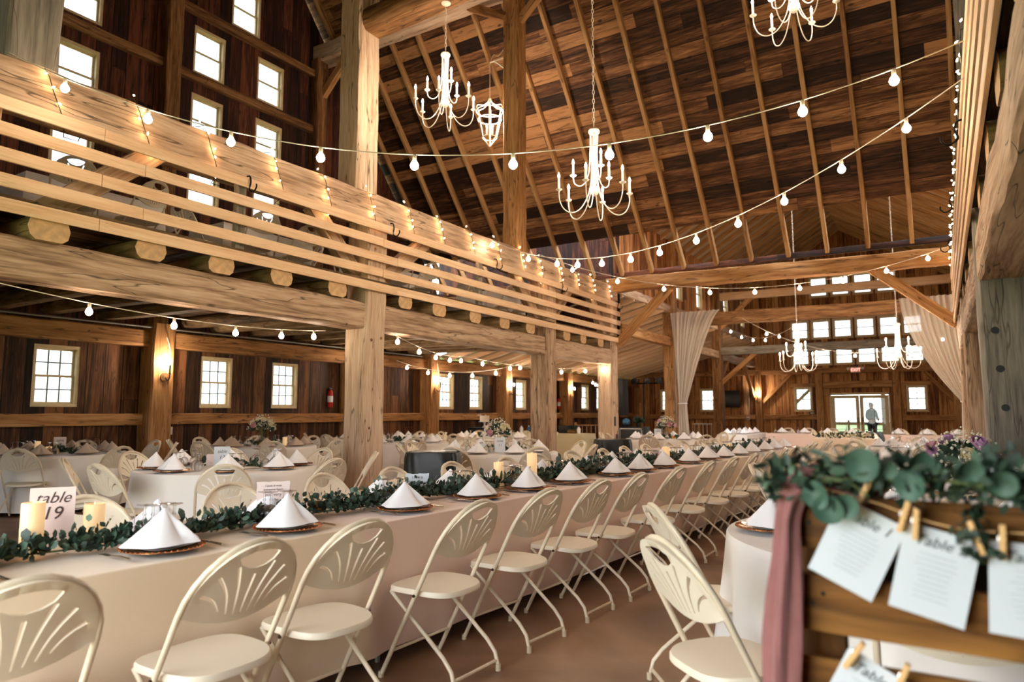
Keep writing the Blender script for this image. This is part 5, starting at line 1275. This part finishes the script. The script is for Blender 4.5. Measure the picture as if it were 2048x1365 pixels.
t = thing('mirror_ball', 'small blue mirror ball on the equipment rack', 'ball', (-7.2, 17.25, .953)); b_ = bmesh.new(); bmesh.ops.create_icosphere(b_, subdivisions=3, radius=.11, matrix=Matrix.Translation((0, 0, .12))); obj('ball', b_, 'blueglass', t, smooth=False); obj('foot', LA([(0, 0), (.05, 0), (.02, .03), (0, .03)], 12), 'black', t)
t = thing('potted_plant', 'dark leafy plant on the equipment rack', 'plant', (-6.88, 17.3, .953)); obj('planter', LA([(0, 0), (.06, 0), (.07, .1), (0, .1)], 14), 'black', t); g = bmesh.new()
for k in range(80): leafbm(g, Vector((0, 0, .1)), rv() * .6 + Vector((0, 0, .6)), rv(), .2, .04)
obj('foliage', g, 'leaf', t)
t = thing('wall_screen', 'black flat screen on the end wall behind the curtain', 'screen', (-7.55, YI - .12, 1.9)); obj('screen_panel', B(-.35, .35, -.03, .02, -.35, .35, bev=.01), 'black', t); obj('screen_bezel', T([(-.35, -.03, -.35), (.35, -.03, -.35), (.35, -.03, .35), (-.35, -.03, .35)], .012, 4, closed=True), 'iron', t)
def balustrade(p0, p1, n, label, mat):
    p0, p1 = Vector(p0), Vector(p1); t = thing('balustrade', label, 'railing', p0); d = p1 - p0
    for z in (.12, .92): obj('handrail', T([Vector((0, 0, z)), d + Vector((0, 0, z))], .022, 6), mat, t)
    for k in range(n): q = d * (k + .5) / n; obj('baluster', T([q + Vector((0, 0, .12)), q + Vector((0, 0, .92))], .013, 6), mat, t)
    for q in (Vector((0, 0, 0)), d): obj('newel_post', T([q, q + Vector((0, 0, 1.02))], .045, 4), 'tan', t)
balustrade((-9.9, 19.6, 0), (-9.0, 20.6, 0), 9, 'stair balustrade with pale balusters behind the buffet', 'rafter')
balustrade((-9.1, 24.6, 0), (-7.9, 24.6, 0), 7, 'white balustrade beneath the end window, gear side', 'box')
balustrade((-7.7, 24.6, 0), (-6.95, 24.6, 0), 5, 'short white balustrade behind the gathered curtain', 'box')

# ------------------------------------------------------------------ loft tables and chairs
LZ = 3.161
for k, (x, y) in enumerate(((-8.55, 4.0), (-8.5, 6.35), (-8.6, 9.3), (-8.45, 12.6))):
    lb = ORD[k]
    folding_table('loft_table', x, y, R(90), 1.5, .76, 'table up in the loft under its cloth, %s from the camera' % lb, group=None, zf=LZ)
    cloth_rect(x, y, R(90), 1.52, .76, 'white cloth on the %s loft table from the camera' % lb, 'cloth', zf=LZ, seed=40 + k, bot=.08)
    for j, (dx, dy, rz) in enumerate(((.62, .35, 92), (.66, -.4, 75), (-.1, 1.05, 175), (-.7, .3, -85), (.15, -1.05, 10))):
        chair(x + dx, y + dy, R(rz + random.uniform(-14, 14)), 'ivory folding chair in the loft at the %s table, %s' % (lb, ('rail side, away from the camera', 'rail side, toward the camera', 'end-door end', 'window side', 'camera end')[j]), 'loft chairs', z=LZ, full=False)

# ------------------------------------------------------------------ person outside the glass door
t = thing('person', 'person in a dark shirt standing outside the glass door holding papers', 'person', (-2.42, 31.1, -.02), R(35))
def skinned(name, V, E_, mat, parent, root=0, sub=2):
    me = bpy.data.meshes.new(name); me.from_pydata([v[:3] for v in V], E_, []); me.materials.append(M[mat])
    o = bpy.data.objects.new(name, me); COL.objects.link(o); o.parent = parent
    me.attributes.new('skin_vertices', 'FLOAT', 'POINT') if False else None
    m_ = o.modifiers.new('skin', 'SKIN'); sv = me.skin_vertices[0].data if me.skin_vertices else None
    if sv is None:
        bpy.context.view_layer.objects.active = o; sv = me.skin_vertices[0].data if me.skin_vertices else None
    if sv:
        for i, v in enumerate(V): sv[i].radius = (v[3], v[3]); sv[i].use_root = (i == root)
    m_.use_smooth_shade = True
    s_ = o.modifiers.new('sub', 'SUBSURF'); s_.levels = sub; s_.render_levels = sub
    return o
V = [(0, 0, .95, .13), (0, 0, 1.12, .12), (0, .01, 1.32, .135), (0, .01, 1.42, .09), (0, 0, 1.50, .055), (0, -.02, 1.58, .075), (0, -.03, 1.67, .085), (0, -.02, 1.73, .06),
     (.17, .01, 1.40, .06), (.22, .0, 1.15, .047), (.17, -.18, 1.03, .036), (.07, -.30, 1.08, .03), (-.17, .01, 1.40, .06), (-.22, .0, 1.15, .047), (-.17, -.18, 1.03, .036), (-.07, -.30, 1.08, .03),
     (.10, 0, .88, .09), (.10, 0, .50, .06), (.10, .02, .12, .045), (.10, -.10, .05, .04), (-.10, 0, .88, .09), (-.10, 0, .50, .06), (-.10, .02, .12, .045), (-.10, -.10, .05, .04)]
Ed = [(0, 1), (1, 2), (2, 3), (3, 4), (4, 5), (5, 6), (6, 7), (3, 8), (8, 9), (9, 10), (10, 11), (3, 12), (12, 13), (13, 14), (14, 15), (0, 16), (16, 17), (17, 18), (18, 19), (0, 20), (20, 21), (21, 22), (22, 23)]
body = skinned('body', V, Ed, 'skin', t)
skinned('shirt', [(0, 0, .93, .145), (0, 0, 1.12, .135), (0, .01, 1.32, .15), (0, .01, 1.43, .10), (.17, .01, 1.40, .072), (.22, 0, 1.15, .058), (.18, -.15, 1.05, .05), (-.17, .01, 1.40, .072), (-.22, 0, 1.15, .058), (-.18, -.15, 1.05, .05)], [(0, 1), (1, 2), (2, 3), (3, 4), (4, 5), (5, 6), (3, 7), (7, 8), (8, 9)], 'shirt', t)
skinned('trousers', [(0, 0, .95, .15), (.10, 0, .86, .105), (.10, 0, .50, .075), (.10, .02, .10, .062), (-.10, 0, .86, .105), (-.10, 0, .50, .075), (-.10, .02, .10, .062)], [(0, 1), (1, 2), (2, 3), (0, 4), (4, 5), (5, 6)], 'trousers', t)
skinned('hair', [(0, .02, 1.76, .075), (0, .06, 1.68, .075), (0, .07, 1.58, .06), (0, .06, 1.50, .04)], [(0, 1), (1, 2), (2, 3)], 'hair', t)
fb = bmesh.new(); bmesh.ops.create_icosphere(fb, subdivisions=1, radius=.014, matrix=Matrix.Translation((0, -.125, 1.655)))
for s in (-1, 1): bmesh.ops.create_icosphere(fb, subdivisions=1, radius=.010, matrix=Matrix.Translation((s * .03, -.108, 1.69)))
obj('face_features', fb, 'skin', t)
for s in (-1, 1):
    for k in range(5): obj('finger', T(catmull([(s * (.05 + .015 * k) - s * .02, -.31, 1.09), (s * (.045 + .015 * k) - s * .02, -.36, 1.095), (s * (.045 + .013 * k) - s * .02, -.385, 1.075)], 3), [.009] * 6 + [.006], 6), 'skin', t)
t = thing('paper_stack', 'white papers held by the person outside the door', 'papers', (-2.42, 31.1, -.02), R(35)); obj('paper_sheet', B(-.17, .17, -.52, -.28, 1.10, 1.115), 'paper', t, smooth=False); obj('clipboard', B(-.18, .18, -.53, -.27, 1.092, 1.10), 'fence', t, smooth=False)

# ------------------------------------------------------------------ seating board
PX0, PX1, PYB = -.255, .78, 1.45
t = thing('seating_board', 'stained wooden pallet used as the seating board, greenery on top', 'board', (PX0, PYB, 0))
W_ = PX1 - PX0
for z0, z1 in ((1.072, 1.172), (.918, 1.022), (.735, .872), (.53, .66), (.33, .45), (.10, .24)):
    beam('plank', Vector((0, 0, (z0 + z1) / 2)), Vector((W_, 0, (z0 + z1) / 2)), .018, z1 - z0, 'pallet', .0015, parent=t, seg=.12)
for z0, z1 in ((1.0, 1.10), (.50, .60), (.12, .22)):
    beam('back_plank', Vector((0, .11, (z0 + z1) / 2)), Vector((W_, .11, (z0 + z1) / 2)), .016, z1 - z0, 'blackwood' if z0 > .9 else 'pallet', .0015, parent=t)  # top one is black to paint the shadow in the gap between planks
for x in (.03, W_ / 2, W_ - .03): beam('stringer', Vector((x, .058, 0)), Vector((x, .058, 1.165)), .085, .04, 'pallet', .002, parent=t)
for x in (.025, .045):
    for z in (1.12, .97, .80, .6): obj('nail', T([(x, -.0095, z + .02 * (x > .03)), (x, -.012, z + .02 * (x > .03))], .004, 8), 'iron', t)
def seatcard(C_, label, head, w_, h_, rot, y, lines=9):
    t = thing('seating_card', label, 'card', (C_[0], y, C_[1])); t.rotation_euler = (R(-3), rot, 0)
    sh = obj('sheet', B(-w_ / 2, w_ / 2, -.0008, .0008, -h_ / 2, h_ / 2), 'paper', t, smooth=False)
    text('lettering', head, .025, (0, -.0016, h_ * .345), (R(90), 0, 0), 'midink', sh, .25, ext=.0003, sx=1.05)
    b_ = bmesh.new()
    for k in range(lines):
        z = h_ * .20 - k * h_ * .062; ww = random.uniform(.020, .034); pts = [(-ww / 1 + 2 * ww * i / 22, -.0014, z + .0011 * math.sin(i * 2.1 + k)) for i in range(23)]
        tube(b_, pts, .0005, 4)
    obj('name_lines', b_, 'greyink', sh)
seatcard((-.147, 1.083), 'white seating card headed Table one, tilted clockwise on the pallet', 'Table 1', .114, .148, R(25), PYB - .034)
seatcard((-.028, 1.052), 'white seating card headed Table two, pinned in the middle of the pallet', 'Table 2', .114, .150, R(13), PYB - .034)
seatcard((.108, 1.040), 'white seating card partly cut off, headed Table three', 'Table 3', .118, .150, R(3), PYB - .034)
seatcard((-.150, .815), 'white seating card on the lower row of the pallet', 'Table 6', .114, .148, R(27), PYB - .034)
def pin(x, z, rot, lb):
    t = thing('clothespin', lb, 'clothespin', (x, PYB - .045, z)); t.rotation_euler = (0, rot, 0)
    for s in (-1, 1): o = obj('prong', B(-.0045, .0045, -.004 + .0, .0035, -.028, .028, bev=.001), 'pin', t); o.location = (0, s * .0055, 0); o.rotation_euler = (s * .07, 0, 0)
    obj('spring', T([(-.006, .006 * math.cos(k * 1.2), .006 * math.sin(k * 1.2) + .004) for k in range(6)] + [(.006, 0, .004)], .0012, 5), 'steel', t)
for x, z, r_, lb in ((-.128, 1.188, .5, 'clothespin on the upper corner of the table one card'), (-.068, 1.148, .3, 'clothespin on the second corner of the table one card'), (-.050, 1.138, .1, 'clothespin on the first corner of the table two card'), (.036, 1.122, -.3, 'clothespin on the second corner of the table two card'), (.072, 1.118, .05, 'clothespin on the table three card'), (-.158, .898, .6, 'clothespin on the lower row seating card'), (-.085, .872, .4, 'clothespin on the second corner of the lower row card')): pin(x, z, r_, lb)
o = obj('twine', T(catmull([(PX0, PYB - .028, 1.20), (-.12, PYB - .036, 1.17), (.0, PYB - .038, 1.135), (.15, PYB - .036, 1.135), (.4, PYB - .036, 1.15), (PX1, PYB - .03, 1.18)], 6), .0015, 5), 'pin'); tag(o, 'thin twine strung across the seating board holding the cards', 'twine')
# gauze hanging down the board's edge
bm = bmesh.new(); rows = []
cl = [(-.10, 1.50, 1.190), (-.17, 1.46, 1.200), (-.235, 1.43, 1.195), (-.262, 1.425, 1.14), (-.268, 1.42, 1.05), (-.278, 1.415, .92), (-.285, 1.415, .78), (-.29, 1.42, .6), (-.285, 1.42, .35), (-.28, 1.42, .05)]
P_ = catmull(cl, 6)
for j, p in enumerate(P_):
    d = (P_[min(j + 1, len(P_) - 1)] - P_[max(j - 1, 0)]).normalized(); row = []
    for i in range(28):
        a = 2 * math.pi * i / 28; rx = .026 + .006 * math.sin(j * .25); fold = 1 + .22 * math.sin(a * 5 + j * .12)
        s = Vector((0, 1, 0)); u = d.cross(s).normalized()
        row.append(bm.verts.new(p + (u * math.cos(a) * rx + s * math.sin(a) * .024) * fold))
    rows.append(row)
for a, b_ in zip(rows, rows[1:]):
    for i in range(28): bm.faces.new((a[i], a[(i + 1) % 28], b_[(i + 1) % 28], b_[i]))
tag(obj('gauze_drape', bm, 'mauve'), 'dusty rose gauze hanging down the edge of the seating board', 'fabric')
# board greenery: small leaves plus big silver dollar leaves
t = thing('board_garland', 'mixed eucalyptus greenery laid along the top of the seating board', 'garland', (0, PYB - .02, 1.185))
a, b_ = bmesh.new(), bmesh.new(); st = bmesh.new()
for k in range(1900):
    x = random.uniform(-.30, .62); f_ = min(1, (x + .34) * 4); base = Vector((x, random.gauss(-.01, .022), random.gauss(.014 + .02 * f_, .020) - (.012 if x > .1 else 0)))
    if -.24 < x < .02 and random.random() < .45: continue
    L_ = random.uniform(.012, .036); leafbm(a if random.random() < .7 else b_, base, rv() + Vector((0, 0, .15)), rv(), L_, L_ * random.uniform(.3, .8))
for k in range(26):
    x = random.uniform(-.28, .5); d = Vector((random.uniform(-1, 1), random.uniform(-.4, .1), random.uniform(-.2, .5))).normalized(); p = Vector((x, -.01, .015)); q = p + d * random.uniform(.04, .09)
    tube(st, [p, p.lerp(q, .5) + Vector((0, 0, .008)), q], .0013, 4)
    for j in range(7): leafbm(a, p.lerp(q, (j + 1) / 8), rv() + d, rv(), .018, .007)
for k in range(60):   # sprig trailing over the front
    x = .035 + random.gauss(0, .012); z = -.02 - .075 * random.random(); leafbm(a, Vector((x, -.03, z)), rv(), rv(), .022, .014)
obj('foliage', a, 'leaf', t); obj('foliage', b_, 'sage', t); obj('stems', st, 'stem', t)
obj('branch', T(catmull([(-.22, -.02, .015), (-.05, -.03, .03), (.1, -.03, .02), (.3, -.02, .01), (.6, 0, 0)], 6), .004, 6), 'stem', t)
for (x, z, r_, ty, tz) in ((-.127, .052, .031, .25, .2), (-.055, .020, .027, .1, .5), (-.205, -.006, .026, .1, -.9), (-.186, -.030, .028, .3, -1.4), (-.158, -.022, .024, .5, 1.0), (-.04, .058, .024, .9, .1), (.03, .048, .022, .8, .4), (.075, .03, .022, .5, .8), (-.09, .045, .018, .9, .7), (.115, -.005, .016, .4, .2), (.135, .03, .018, .7, .1)):
    lb_ = bmesh.new(); n = 26; rim = []
    for k in range(n):
        a_ = 2 * math.pi * k / n; rr = r_ * (1 + .05 * math.cos(a_) + .02 * math.sin(3 * a_)); rim.append(lb_.verts.new((rr * math.cos(a_) * .93, -.012 * (rr / r_) ** 2 * math.cos(2 * a_) * .4 - .004, rr * math.sin(a_))))
    inn = [lb_.verts.new((v.co.x * .5, .002, v.co.z * .5)) for v in rim]; ce = lb_.verts.new((0, .005, 0))
    for k in range(n): lb_.faces.new((rim[k], rim[(k + 1) % n], inn[(k + 1) % n], inn[k])); lb_.faces.new((inn[k], inn[(k + 1) % n], ce))
    o = obj('round_leaf', lb_, 'bigleaf', t); o.location = (x, -.055, z); o.rotation_euler = (ty * .6, tz * .5, ty - .4)
